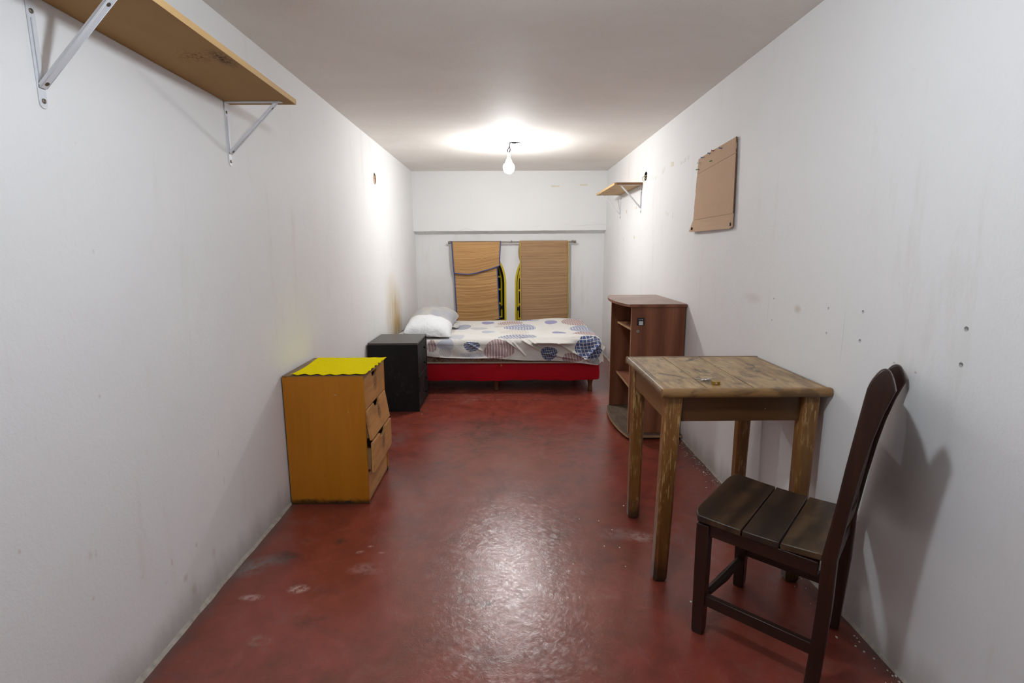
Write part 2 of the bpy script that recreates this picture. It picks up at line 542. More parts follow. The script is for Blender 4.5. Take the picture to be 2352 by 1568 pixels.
# ------------------------------------------------------------------ windows
M_yel = plain('yellow_paint', (.62, .47, .005), .35, .12, 14)
M_blk = plain('black_iron_and_gap', (.012, .012, .016), .5)
def glass_mat():
    t = NT('window_glass')
    t.p.inputs['Transmission Weight'].default_value = 1.0
    t.p.inputs['IOR'].default_value = 1.45
    return t.fin((.72, .76, .75), .03)
M_glass = glass_mat()
def ring_arch(mb, cx, hw, z0, z1, hh, i0, i1, y0, y1):
    A, B_ = arch(cx, hw, z0, z1, hh, i0), arch(cx, hw, z0, z1, hh, i1)
    n = len(A)
    vs = [(a, y0, b) for a, b in A] + [(a, y0, b) for a, b in B_] + [(a, y1, b) for a, b in A] + [(a, y1, b) for a, b in B_]
    fs = []
    for k in range(n):
        j = (k + 1) % n
        fs += [(k, j, n + j, n + k), (2 * n + k, 3 * n + k, 3 * n + j, 2 * n + j), (k, 2 * n + k, 2 * n + j, j), (n + k, n + j, 3 * n + j, 3 * n + k)]
    mb.add(vs, fs)
    return mb
def window(k, cx, hw, open_deg):
    root = bpy.data.objects.new('window_%d' % k, None)
    root.empty_display_size = .05
    COL.objects.link(root)
    root.location = (cx, YB + .03, WZ0)
    root['kind'] = 'structure'
    WM[root.name] = Matrix.Translation(root.location)
    put('window_frame', ring_arch(MB(), cx, hw, WZ0, WZ1, WHH, .0, .024, YB - .006, YB + .05), M_yel, root, bevel=.002)
    put('gap_shade_ring', ring_arch(MB(), cx, hw, WZ0, WZ1, WHH, .024, .030, YB + .012, YB + .05), M_blk, root)  # black ring painted in for the dark gap between frame and sash
    def turn(mb):
        if open_deg:
            hx, hy, a = cx - hw + .03, YB + .03, radians(open_deg)
            mb.v = [(hx + (x - hx) * cos(a) - (y - hy) * sin(a), hy + (x - hx) * sin(a) + (y - hy) * cos(a), z) for x, y, z in mb.v]
        return mb
    i0, i1 = .032, .050
    sash = put('sash', turn(ring_arch(MB(), cx, hw, WZ0, WZ1, WHH, i0, i1, YB + .002, YB + .035)), M_yel, root, bevel=.002)
    top = lambda z: hw - i1 if z <= WZ1 else (hw - i1) * sqrt(max(0, 1 - ((z - WZ1) / (WHH - i1)) ** 2))
    for z in (.62, .80, .965, 1.13):
        w = top(z)
        put('glazing_bar', turn(MB().box(cx - w - .004, cx + w + .004, YB + .008, YB + .030, z - .011, z + .011)), M_yel, sash)
    put('glazing_bar', turn(MB().box(cx - .010, cx + .010, YB + .009, YB + .029, WZ0 + i1, WZ1 + WHH - i1)), M_yel, sash)
    put('pane', turn(MB().prism(arch(cx, hw, WZ0, WZ1, WHH, i1 - .003), 'y', YB + .017, YB + .021)), M_glass, sash, smooth=False)
    side = -1 if k == 2 else 1
    hx = cx + side * (hw - .04)
    put('catch', turn(MB().box(hx - .010, hx + .010, YB - .016, YB + .004, .545, .590).box(hx - side * .045 - .016, hx - side * .03 + .016, YB - .014, YB - .004, .562, .574)), M_blk, sash if open_deg else root, bevel=.002)
window(1, WIN[0][0], WIN[0][1], 18)
window(2, WIN[1][0], WIN[1][1], 0)

# ------------------------------------------------------------------ mats on the rail
M_rail = plain('rusty_grey_steel', (.30, .27, .23), .45, .35, 60, metal=.7)
rail = thing('curtain_rail', 'thin rusty steel rail under the beam, holding up the two straw mats', 'curtain rail', (.05, 6.67, 1.40))
put('rod', MB().tube([(-.715, 6.67, 1.398), (.825, 6.67, 1.402)], .011, 10), M_rail, rail)
for x, z in ((-.705, 1.398), (.055, 1.400), (.81, 1.402)):
    put('rail_hook', MB().tube([(x, YB, z + .004), (x, 6.69, z + .004), (x, 6.67, z + .016), (x, 6.655, z)], .005, 6).lathe([(.013, -.006), (.016, -.004), (.016, 0)], (x, YB, z + .004), 'y', 10), M_rail, rail)
put('end_cap', MB().lathe([(.008, 0), (.016, .004), (.016, .026), (.010, .032)], (.82, 6.67, 1.402), 'x', 12), M_rail, rail)
put('end_cap', MB().lathe([(.010, -.03), (.016, -.024), (.016, -.004), (.008, 0)], (-.70, 6.67, 1.398), 'x', 12), M_rail, rail)

def straw_mat(name, tones, freq):
    t = NT(name)
    v = t.uv()
    g = t.noise(t.vm('MULTIPLY', v, (.35, freq, 1)), 1.0, 5, .62)
    g2 = t.noise(t.vm('MULTIPLY', v, (1.6, freq * 2.2, 1)), 1.0, 4, .6)
    fac = t.mt('ADD', t.mt('MULTIPLY', g, .62), t.mt('MULTIPLY', g2, .38))
    c = t.ramp(fac, [(.32, tones[0]), (.47, tones[1]), (.56, tones[2]), (.70, tones[3])])
    dk = t.noise(t.vm('MULTIPLY', v, (4, freq * .8, 1)), 1.0, 3, .5)
    c = t.mix(t.mt('MULTIPLY', t.rng(dk, .68, .78), .4), c, (.09, .045, .02))
    t.bump(g2, .4, .002)
    return t.fin(c, .6, .3)
M_straw = straw_mat('honey_straw', [(.22, .105, .034), (.46, .25, .092), (.58, .34, .14), (.72, .47, .22)], 46)
M_straw2 = straw_mat('dull_brown_straw', [(.18, .10, .048), (.34, .20, .10), (.43, .265, .135), (.54, .36, .20)], 74)
M_blue = plain('blue_binding', (.045, .07, .235), .6, .15, 80)
M_ybind = plain('mustard_binding', (.46, .34, .06), .6, .15, 80)

def mat_sheet(nm, parent, fn, mat, nu, nv):
    m = grid(nu, nv, fn)
    o = put(nm, m, mat, parent)
    set_uv(o, nu, nv)
    s = o.modifiers.new('thick', 'SOLIDIFY')
    s.thickness = .004
    return o
def ribbon(pts, side, w=.012, th=.008):
    """binding folded over an edge"""
    mb = MB()
    pts = [Vector(p) for p in pts]
    rings = []
    for i, p in enumerate(pts):
        d = (pts[min(i + 1, len(pts) - 1)] - pts[max(i - 1, 0)]).normalized()
        yv = Vector((0, 1, 0))
        a = d.cross(yv).normalized()
        rings.append([p + a * (w / 2 * q) + yv * (th / 2 * e) for q, e in ((-1, -.7), (-.6, -1), (.6, -1), (1, -.7), (1, .7), (.6, 1), (-.6, 1), (-1, .7))])
    return mb.loft(rings)
LM = thing('straw_mat', 'honey-coloured straw mat with blue binding, left one on the rail, folded over', 'straw mat', (-.37, 6.67, .44))
NR = 62
def reed(v, n, amp):
    return -amp * abs(sin(pi * v * n))
def xl_edge(z):                                     # left edge leans right going down
    return -.683 + (1.41 - z) * .034
def lower_fn(u, v):
    z = 1.395 - v * .975
    x0, x1 = xl_edge(z) + .008, -.128 + max(0, 1.1 - z) * .035
    zz = z - .022 * (1 - (2 * u - 1) ** 2) * min(1, v * 2.5) + (u - .5) * .050 * v
    y = 6.688 + .010 * sin(3 * u) * v + reed(v, NR, .0022)
    return (x0 + (x1 - x0) * u, y, zz)
mat_sheet('hanging_layer', LM, lower_fn, M_straw, 28, NR * 4)
def flap_bot(u):
    return 1.027 - .012 * sin(pi * min(1, u * 1.6)) + .088 * max(0, u - .25) ** 1.7 / .75 ** 1.7
def flap_fn(u, v):
    z0 = 1.414
    z = z0 + (flap_bot(u) - z0) * v
    x0 = -.683 + v * .022
    x1 = -.082 - v * .014
    y = 6.656 - .020 * sin(pi * v) - .010 * v * (1 - u) + reed(v, 25, .0022)
    if v < .04:
        y = 6.656 + (1 - v / .04) * .016
    return (x0 + (x1 - x0) * u, y, z - .006 * sin(pi * u) * v)
mat_sheet('folded_flap', LM, flap_fn, M_straw, 28, 100)
put('edge_binding', ribbon([Vector(flap_fn(0, k / 24)) + Vector((0, -.002, 0)) for k in range(25)], 1), M_blue, LM)
put('edge_binding', ribbon([Vector(flap_fn(1, k / 24)) + Vector((0, -.002, 0)) for k in range(25)], 1), M_blue, LM)
put('edge_binding', ribbon([Vector(flap_fn(k / 24, 1)) + Vector((0, -.002, 0)) for k in range(25)], 1, .011), M_blue, LM)
put('edge_binding', ribbon([Vector(lower_fn(0, .2 + .8 * k / 24)) + Vector((0, -.002, 0)) for k in range(25)], 1), M_blue, LM)
put('edge_binding', ribbon([Vector(lower_fn(1, .2 + .8 * k / 24)) + Vector((0, -.002, 0)) for k in range(25)], 1), M_blue, LM)
RM = thing('straw_mat', 'dull brown straw mat with mustard binding, right one on the rail, hanging straight', 'straw mat', (.46, 6.67, .44))
def right_fn(u, v):
    z = 1.418 - v * .99
    x0, x1 = .158 + v * .008, .752 + v * .008
    y = 6.652 + .008 * sin(2.5 * u + v * 3) * v + reed(v, 96, .0014)
    if v < .02:
        y += (1 - v / .02) * .014
    return (x0 + (x1 - x0) * u, y, z - .012 * sin(pi * u) * v + (u - .5) * .032 * v)
mat_sheet('hanging_layer', RM, right_fn, M_straw2, 24, 384)
for u in (0, 1):
    put('edge_binding', ribbon([Vector(right_fn(u, k / 24)) + Vector((0, -.002, 0)) for k in range(25)], 1), M_ybind, RM)
def rback_fn(u, v):
    z = 1.40 - v * .24
    return (.158 - .020 * sin(pi * min(1, v * 1.05)) ** .7 + u * .2, 6.688, z)
mat_sheet('folded_end', RM, rback_fn, M_straw2, 6, 40)

# ------------------------------------------------------------------ bulbs on their wires
M_wire = plain('dark_wire', (.006, .006, .010), .6, spec=.1)
M_sock = plain('white_socket', (.75, .75, .75), .4)
M_hole = plain('grimy_hole', (.008, .008, .009), .9, .4, 60, spec=.05)
M_crm = plain('cream_wire', (.62, .52, .30), .45)
def bulb_mat(col, power):
    t = NT('lit_bulb')
    t.p.inputs['Emission Color'].default_value = (*col, 1)
    t.p.inputs['Emission Strength'].default_value = power
    return t.fin((.8, .8, .8), .3)
def bulb_lamp(y, col, power, label):
    x = .018
    L = thing('hanging_bulb', label, 'light bulb', (x, y, 2.03))
    pl = MB()
    n = 18
    pts = [(.052 + .042 * (1 + .25 * sin(5 * a) + .15 * cos(3 * a)) * cos(a), .03 * (1 + .2 * cos(4 * a)) * sin(a)) for a in [2 * pi * k / n for k in range(n)]]
    pl.prism([(x + a, y + b) for a, b in pts], 'z', ZC - .004, ZC)
    put('ceiling_box', pl, M_hole, L)
    put('wire', MB().tube([(x + .012, y, ZC), (x + .006, y, ZC - .035), (x - .012, y - .004, ZC - .068), (x - .002, y, ZC - .085), (x, y, 2.15)], .0045, 6)
        .tube([(x + .004, y, ZC - .03), (x + .014, y + .005, ZC - .06), (x + .002, y, ZC - .09)], .0045, 6), M_wire, L)
    put('ground_wire', MB().tube([(x + .02, y - .01, ZC), (x + .035, y - .012, ZC - .022), (x + .062, y - .01, ZC - .018), (x + .075, y, ZC)], .0022, 6), M_crm, L)
    put('socket', MB().lathe([(.005, .128), (.013, .122), (.016, .100), (.017, .078), (.024, .066), (.036, .036), (.040, .026), (.030, .024)], (x, y, 2.03), 'z', 22), M_sock, L)
    R = .050
    prof = [(.034, .0265)] + [(R * cos(a), R * sin(a) * 1.05 - .004) for a in [radians(36 - k * 8.2) for k in range(16)]] + [(.002, -.0565)]
    put('bulb', MB().lathe(prof, (x, y, 2.03), 'z', 28), bulb_mat(col, power), L)
    return L
bulb_lamp(4.913, BULB_FAR, POWER_FAR, 'lit bare bulb hanging on a short wire from the ceiling above the bed')
bulb_lamp(1.10, BULB_NEAR, POWER_NEAR, 'lit bare bulb on the ceiling at the camera end, outside the top of the photo')

# ------------------------------------------------------------------ open boxes in the walls
M_pink = plain('pinkish_plaster', (.55, .30, .24), .8, .3, 60)
M_rim = plain('cream_rim', (.66, .60, .48), .5)
M_shade_scar = plain('hole_shade_and_scar', (.020, .015, .012), .9, .5, 80, bump=.6)  # near-black colour holds the wall hole's shade; staple scars share it
jl = thing('junction_box', 'round open wiring box with a cream rim, set in the left wall', 'wiring box', (XL, 4.772, 1.918))
rim = MB()
ro, ri = [], []
n = 24
rings = []
for k, (r, d) in enumerate(((.050, -.052), (.050, .002), (.046, .003), (.044, -.050))):
    rings.append([(XL + d, 4.772 + r * cos(2 * pi * q / n), 1.918 + r * sin(2 * pi * q / n)) for q in range(n)])
rim.loft(rings)
put('rim', rim, M_rim, jl)
put('inner_plaster', MB().prism([(4.777 + .036 * cos(2 * pi * q / 14), 1.912 + .040 * sin(2 * pi * q / 14) * (1 + .1 * sin(5 * q))) for q in range(14)], 'x', XL - .054, XL - .006), M_pink, jl)
put('wire', MB().tube([(XL - .012, 4.755, 1.93), (XL + .006, 4.762, 1.937), (XL + .005, 4.778, 1.928), (XL - .012, 4.785, 1.915)], .003, 6), M_crm, jl)
jr = thing('junction_box', 'dark ragged wiring hole in the right wall above the small shelf, with wires', 'wiring box', (XR, 4.80, 1.934))
put('hole_shade_lining', MB().prism([(4.80 + .06 * cos(2 * pi * q / 14), 1.934 + .06 * sin(2 * pi * q / 14)) for q in range(14)], 'x', XR + .052, XR + .06), M_shade_scar, jr)
nh = 22
lin = []
for r_, d_ in ((1.0, .001), (1.0, .055), (.93, .055), (.90, .001)):
    lin.append([(XR + d_, 4.80 + .0418 * r_ * 1.15 * (1 + .10 * sin(3 * 2 * pi * k / nh + 1)) * cos(2 * pi * k / nh), 1.934 + .0418 * r_ * (1 + .10 * cos(2 * 2 * pi * k / nh)) * sin(2 * pi * k / nh)) for k in range(nh)])
put('hole_shade_lining', MB().loft(lin, False), M_shade_scar, jr)  # dark tube added over the pale plaster to keep the hole's inside black
put('wire', MB().tube([(XR + .05, 4.82, 1.95), (XR + .004, 4.825, 1.945), (XR - .016, 4.845, 1.930), (XR - .014, 4.85, 1.905), (XR + .004, 4.82, 1.898), (XR + .03, 4.80, 1.90)], .0032, 6), M_crm, jr)
put('wire', MB().tube([(XR + .05, 4.79, 1.95), (XR + .002, 4.80, 1.94), (XR - .010, 4.795, 1.922), (XR + .01, 4.785, 1.90)], .0032, 6), M_crm, jr)
put('wire', MB().tube([(XR + .05, 4.78, 1.92), (XR + .0, 4.79, 1.925), (XR + .004, 4.81, 1.912), (XR + .03, 4.815, 1.915)], .0032, 6), M_crm, jr)

# ------------------------------------------------------------------ wall shelves
M_board = wood('mdf_board', (.46, .29, .125), (.52, .335, .155), (.57, .385, .19), 1, 40, 5, .6, .3, blotch=(.27, .15, .06), blotch_amt=.25)
def stained_board():
    t = NT('stained_board')
    v = t.obj()
    nz = t.noise(t.vm('MULTIPLY', v, (1, .3, 1)), 14, 5, .6)
    c = t.mix(nz, (.36, .205, .075), (.43, .255, .10))
    sp = t.noise(v, 90, 3, .7)
    m1 = t.mt('MULTIPLY', t.spot(v, (.240, .131, 0), (.030, .085, 0), 1.0), t.rng(sp, .40, .58))
    c = t.mix(m1, c, (.045, .018, .008))
    m2 = t.mt('MULTIPLY', t.spot(v, (.165, .110, 0), (.075, .060, 0), 1.0), t.rng(sp, .50, .62))
    c = t.mix(m2, c, (.20, .075, .02))
    t.bump(nz, .1, .002)
    return t.fin(c, .6, .12)
M_stain = stained_board()
M_edge = wood('raw_edge', (.50, .31, .13), (.58, .37, .16), (.64, .43, .21), 1, 50, 8, .6, .3)
M_whm = plain('white_enamel', (.74, .75, .78), .42, .05, 20, spec=.35)
M_scr = plain('screw_steel', (.20, .17, .14), .4, .3, 90, metal=.8)

def bracket(root, xw, sgn, y, zt, drop, reach, w, yoff=0):
    """white angle bracket: wall strap, arm under the board, diagonal brace; sgn = direction into the room"""
    b = MB()
    t = .003
    # wall strap with a rounded lower end
    zb = zt - drop
    poly = [(y - w / 2, zt), (y + w / 2, zt)] + [(y + w / 2 * cos(-pi * k / 8), zb + w / 2 + w / 2 * sin(-pi * k / 8)) for k in range(9)]
    b.prism(poly, 'x', min(xw, xw + sgn * t), max(xw, xw + sgn * t))
    b.box(min(xw + sgn * t, xw + sgn * (t + .004)), max(xw + sgn * t, xw + sgn * (t + .004)), y - w * .2, y + w * .2, zb + .06, zt - .055)   # pressed rib
    x1 = xw + sgn * reach
    poly = [(xw, y - w / 2), (xw, y + w / 2)] + [(x1 + sgn * w / 2 * sin(pi * k / 8), y + w / 2 * cos(pi * k / 8)) for k in range(9)]
    b.prism(poly, 'z', zt - t, zt)
    b.strap((xw + sgn * .006, y, zb + .048), (x1 - sgn * .012, y, zt - .004), (0, 1, 0), w * .86, .0035)
    b.strap((xw + sgn * .006, y - w * .36, zb + .052), (x1 - sgn * .016, y - w * .36, zt - .006), (0, 1, 0), .002, .011)
    b.strap((xw + sgn * .006, y + w * .36, zb + .052), (x1 - sgn * .016, y + w * .36, zt - .006), (0, 1, 0), .002, .011)
    br = put('bracket', b, M_whm, root, bevel=.0008, seg=1)
    for z in (zt - .040, zb + .018):
        s = MB().lathe([(.0062, 0), (.0058, .0022), (.0035, .0034), (.0005, .0036)] if sgn > 0 else [(.0005, -.0036), (.0035, -.0034), (.0058, -.0022), (.0062, 0)], (xw + sgn * t, y, z), 'x', 12)
        put('screw', s, M_scr, br)
    d = Vector((x1 - sgn * .012 - xw - sgn * .006, 0, zt - .004 - zb - .048))
    nrm = Vector((-d.z, 0, d.x)).normalized()
    if nrm.z > 0:
        nrm = -nrm
    for q in (.05, .90):                                       # punched holes in the brace, seen as dark discs
        p = Vector((xw + sgn * .006, y, zb + .048)) + d * q + nrm * .0022
        a = d.normalized() * .0055
        e = Vector((0, .0055, 0))
        ring = [p + a * cos(2 * pi * k / 10) + e * sin(2 * pi * k / 10) for k in range(10)]
        put('punched_hole', MB().loft([[v - nrm * .001 for v in ring], [v + nrm * .0004 for v in ring]]), M_scr, br)
    return br
# left shelf: long board near the ceiling
S1 = thing('wall_shelf', 'long particle-board shelf high on the left wall, with a burnt stain underneath', 'shelf', (XL, 1.70, 1.905))
def rise(mb):                              # the board climbs a little towards the camera
    mb.v = [(x, y, z + (2.30 - y) * .016) for x, y, z in mb.v]
    return mb
put('shelf_board', rise(MB().box(XL + .001, -.872, 1.10, 2.345, 1.905, 1.925)), M_stain, S1, bevel=.001)
put('edge_strip', rise(MB().box(-.872, -.870, 1.10, 2.345, 1.905, 1.925)), M_edge, S1)
bracket(S1, XL, 1, 2.302, 1.905, .250, .222, .024)
bracket(S1, XL, 1, 1.402, 1.919, .262, .222, .024)
# right shelf: short board near the back
S2 = thing('wall_shelf', 'short wooden shelf on the right wall near the far corner, on two white brackets', 'shelf', (XR, 5.38, 1.875))
def sag_board(mb, x0, x1, y0, y1, z0, z1, n=12):
    rings = []
    for k in range(n + 1):
        y = y0 + (y1 - y0) * k / n
        cut = .016 * sin(pi * k / n)
        rings.append([(x0 + cut, y, z0), (x1, y, z0), (x1, y, z1), (x0 + cut, y, z1)])
    return mb.loft(rings)
put('shelf_board', sag_board(MB(), .960, XR - .001, 4.895, 5.865, 1.875, 1.894), M_board, S2, bevel=.001)
put('edge_strip', sag_board(MB(), .957, .960, 4.895, 5.865, 1.875, 1.894), M_edge, S2)
M_end = wood('dark_board_end', (.20, .095, .04), (.26, .13, .055), (.32, .17, .075), 0, 50, 8, .6, .3)
put('end_strip', MB().box(.975, XR - .001, 4.892, 4.895, 1.875, 1.894), M_end, S2)
bracket(S2, XR, -1, 4.925, 1.875, .250, .200, .022)
bracket(S2, XR, -1, 5.805, 1.875, .250, .200, .022)

# ------------------------------------------------------------------ cardboard and its pins
def card_mat():
    t = NT('corrugated_cardboard')
    v = t.obj()
    c = t.mix(t.noise(v, 18, 5, .65), (.53, .355, .23), (.59, .40, .265))
    fl = t.wave(v, 34, .6, 1, 1, 'Y')
    c = t.mix(t.mt('MULTIPLY', fl, .10), c, (.30, .20, .13))
    t.bump(fl, .06, .002)
    return t.fin(c, .75, .2)
M_card = card_mat()
M_cardd = plain('cardboard_edge', (.16, .085, .045), .85, .35, 90)
CB = thing('cardboard_sheet', 'flattened brown cardboard sheet pinned to the right wall above the cabinet', 'cardboard', (XR, 3.2, 1.416))
def sheet(nm, pts, mat, th=.005):
    """pts = (y, z, gap to wall) counter-clockwise; a thin slab"""
    n = len(pts)
    vs = [(XR - g - th, y, z) for y, z, g in pts] + [(XR - g, y, z) for y, z, g in pts]
    b = MB().add(vs, [tuple(range(n)), tuple(range(2 * n - 1, n - 1, -1))] + [(i, (i + 1) % n, n + (i + 1) % n, n + i) for i in range(n)])
    return put(nm, b, mat, CB, smooth=False)
rd = random.Random(5)
far_edge = [(3.476 + .030 * (1.772 - z) / .28 * .5 + rd.uniform(-.004, .004), z, .004 + (1.77 - z) * .02) for z in [1.772 - .28 * k / 14 for k in range(15)]]
sheet('top_flap', [(2.896, 1.8042, .0078), (2.898, 1.845, .008), (2.906, 1.886, .008), (3.02, 1.882, .006), (3.20, 1.876, .004), (3.38, 1.869, .003), (3.470, 1.862, .003), (3.474, 1.7725, .0047)], M_card)
sheet('main_panel', [(2.896, 1.803, .0075)] + [(3.474, 1.771, .0045)] + far_edge[1:] + [(2.879, 1.494, .010)], M_card)
sheet('bottom_flap', [(2.879, 1.493, .010), (3.490, 1.4905, .0095), (3.500, 1.47, .014), (3.520, 1.420, .024), (3.48, 1.416, .026), (3.2, 1.415, .026), (2.90, 1.416, .016), (2.874, 1.424, .012)], M_card)
sheet('torn_edge', [(2.8945, 1.803, .0072), (2.896, 1.803, .0072), (2.879, 1.494, .0098), (2.8765, 1.494, .0098)], M_cardd, .006)
sheet('torn_edge', [(2.895, 1.806, .0076), (2.8965, 1.8065, .0076), (2.906, 1.886, .0076), (2.9035, 1.886, .0076)], M_cardd, .006)
for y, z in ((2.897, 1.438), (3.47, 1.436)):
    put('staple_scar', MB().box(XR - (.0212 if y < 3 else .0322), XR - .016, y - .0012, y + .0012, z - .009, z + .009).box(XR - (.0212 if y < 3 else .0322), XR - .016, y - .006, y - .003, z - .007, z + .005), M_shade_scar, CB)
M_pin = {'blue': plain('blue_pin', (.02, .09, .30), .3), 'red': plain('red_pin', (.40, .02, .03), .3),
         'green': plain('green_pin', (.03, .30, .05), .3), 'clear': plain('clear_pin', (.70, .70, .68), .25)}
def pin(y, z, col, label, gap=.009, tilt=(0.15, .1)):
    x = XR - gap
    root = thing('push_pin', label, 'push pin', (x, y, z), 0, 'push pins on the cardboard')
    d = Vector((-1, tilt[0], tilt[1])).normalized()
    p = Vector((x, y, z))
    put('pin_head', MB().tube([p + d * .002, p + d * .004, p + d * .0045, p + d * .013, p + d * .0135, p + d * .016], [.0040, .0040, .0022, .0024, .0045, .0045], 10), M_pin[col], root)
    put('needle', MB().tube([p - d * .004, p + d * .003], .0006, 5), M_whm, root)
pin(3.38, 1.858, 'blue', 'blue push pin at the far upper corner of the cardboard')
pin(3.27, 1.862, 'blue', 'tilted blue push pin second from the far end of the cardboard top', tilt=(.5, .4))
pin(3.213, 1.869, 'red', 'red push pin on the upper edge of the cardboard')
pin(3.10, 1.862, 'blue', 'blue push pin on the cardboard top, nearest the camera', tilt=(.25, .2))
pin(3.235, 1.818, 'green', 'green push pin in the cardboard just above the upper crease', tilt=(.3, -.3))
pin(3.455, 1.800, 'green', 'green push pin at the far side edge of the cardboard', tilt=(.3, -.1))
pin(3.440, 1.836, 'clear', 'clear push pin at the far side of the cardboard, above the edge-side green one', tilt=(.2, 0))

# ------------------------------------------------------------------ chest of drawers (left, near)
M_ply = wood('orange_plywood', (.42, .150, .009), (.49, .178, .012), (.55, .205, .017), 2, 26, 4, .40, .22, low_dark=(.004, .035, .9), spots=[((.05, -.2275, .010), (.045, 0, .012), (.02, .015, .012)), ((.10, -.2275, .012), (.03, 0, .010), (.015, .02, .02)), ((-.02, -.2275, .160), (.003, 0, .009), (.03, .015, .005)), ((-.13, -.2275, .02), (.06, 0, .012), (.06, .03, .01)), ((-.19, -.2275, .685), (.03, 0, .006), (.03, .02, .012)), ((.06, -.2275, .59), (.008, 0, .003), (.7, .6, .5)), ((.12, -.2275, .50), (.002, 0, .008), (.6, .5, .4))])
M_front = wood('worn_drawer_front', (.46, .215, .070), (.58, .29, .10), (.68, .355, .135), 1, 30, 5, .5, .25, blotch=(.14, .07, .03), blotch_amt=.22, spots=[((.20, .01, .605), (0, .045, .06), (.13, .07, .035)), ((.20, .01, .435), (0, .040, .06), (.10, .055, .03)), ((.22, .01, .262), (0, .045, .06), (.13, .07, .035))])
M_raw = wood('raw_ply_edge', (.30, .17, .07), (.42, .25, .11), (.50, .32, .15), 1, 60, 8, .6, .3)
M_dtop = wood('dark_chest_top', (.14, .085, .05), (.20, .125, .075), (.26, .17, .105), 0, 40, 6, .5, .4)
M_in = plain('dark_inside', (.03, .02, .014), .9)
DX0, DX1, DY0, DY1, DH = -1.135, -.729, 2.607, 3.062, .690
D = thing('chest_of_drawers', 'orange plywood chest of four drawers by the left wall, yellow cloth on top', 'chest of drawers', ((DX0 + DX1) / 2, (DY0 + DY1) / 2, 0))
put('side_panel', MB().box(DX0, DX1, DY0, DY0 + .016, 0, DH - .004), M_ply, D, bevel=.0015)
put('side_panel', MB().box(DX0, DX1, DY1 - .016, DY1, 0, DH - .004), M_ply, D, bevel=.0015)
put('top_panel', MB().box(DX0, DX1, DY0 + .016, DY1 - .016, DH - .016, DH - .004).box(DX0, DX1, DY0, DY1, DH - .004, DH), M_dtop, D, bevel=.0015)
put('back_panel', MB().box(DX0, DX0 + .006, DY0 + .016, DY1 - .016, .005, DH - .016), M_in, D)
put('bottom_panel', MB().box(DX0 + .006, DX1 - .004, DY0 + .016, DY1 - .016, .010, .024), M_raw, D)
for z in (.500, .333, .166):
    put('divider', MB().box(DX0 + .006, DX1 - .022, DY0 + .016, DY1 - .016, z - .005, z + .004), M_in, D)
def front_poly(y0, y1, z0, z1, notch_w=.115, notch_d=.030, flat=False):
    yc = (y0 + y1) / 2
    pts = [(y0, z0), (y1, z0), (y1, z1)]
    if not flat:
        pts.append((yc + notch_w / 2, z1))
        for k in range(1, 10):
            a = pi * k / 10
            pts.append((yc + notch_w / 2 * cos(a) * (1 - .12 * sin(a)), z1 - notch_d * sin(a) ** .6))
        pts.append((yc - notch_w / 2, z1))
    pts.append((y0, z1))
    return pts
def drawer(z0, z1, out, tilt):
    """front with a hand notch and a box behind; out = pulled out, tilt = bottom pushed further out"""
    y0, y1 = DY0 + .019, DY1 - .019
    th = .014
    def place(mb):
        a = tilt
        mb.v = [(DX1 - th + out + (x) * cos(a) - (z - z1) * sin(a), y, z1 + (z - z1) * cos(a) + x * sin(a)) for x, y, z in mb.v]
        return mb
    fr = put('drawer', place(MB().prism(front_poly(y0, y1, z0, z1), 'x', 0, th)), M_front, D, bevel=.0012, seg=1)
    bx = MB()
    dep = .34
    bx.box(-dep, 0, y0 + .012, y0 + .024, z0 + .012, z1 - .035).box(-dep, 0, y1 - .024, y1 - .012, z0 + .012, z1 - .035)
    bx.box(-dep, -dep + .012, y0 + .024, y1 - .024, z0 + .012, z1 - .035).box(-dep + .012, 0, y0 + .024, y1 - .024, z0 + .016, z0 + .022)
    put('drawer_box', place(bx), M_raw, fr)
    return fr
drawer(.503, .664, .000, 0)
drawer(.338, .497, .004, radians(8.5))
drawer(.166, .328, .032, radians(-.5))
drawer(.026, .160, -.004, 0)
put('top_rail', MB().box(DX1 - .016, DX1 - .001, DY0 + .016, DY1 - .016, .666, DH - .016), M_raw, D)

# yellow cloth with a scalloped rim
M_yc = plain('yellow_cloth', (.93, .76, .001), .85, .05, 50, bump=.15, spec=.03)
def cloth_fn(u, v):
    x0, x1, y0, y1 = -1.095, -.718, 2.612, 3.040
    y = y0 + (y1 - y0) * v
    x = x0 + (x1 + .010 * v - x0) * u + .004 * sin(v * 38) * (u > .9) + .008 * sin(v * 5) * (1 - u)
    y += (.004 * sin(u * 40)) * (1 if v in (0, 1) else 0) + .03 * (u - .8) * v * 0
    e = max(0, (u - .93) / .07)
    w = max(0, (.06 - v) / .06)
    z = DH + .0035 + .0035 * e * (.6 + sin(v * 44)) + .0028 * w * (1 + sin(u * 36 + 1)) + .0010 * sin(u * 9 + v * 7) + .001
    return (x, y, z)
cm = grid(60, 60, cloth_fn)
yc = solo('table_cloth', cm, M_yc, 'bright yellow cloth with wavy edges lying on the orange chest', 'cloth', (-.91, 2.83, DH + .001))
sm = yc.modifiers.new('thick', 'SOLIDIFY')
sm.thickness = .002
sm.offset = 1

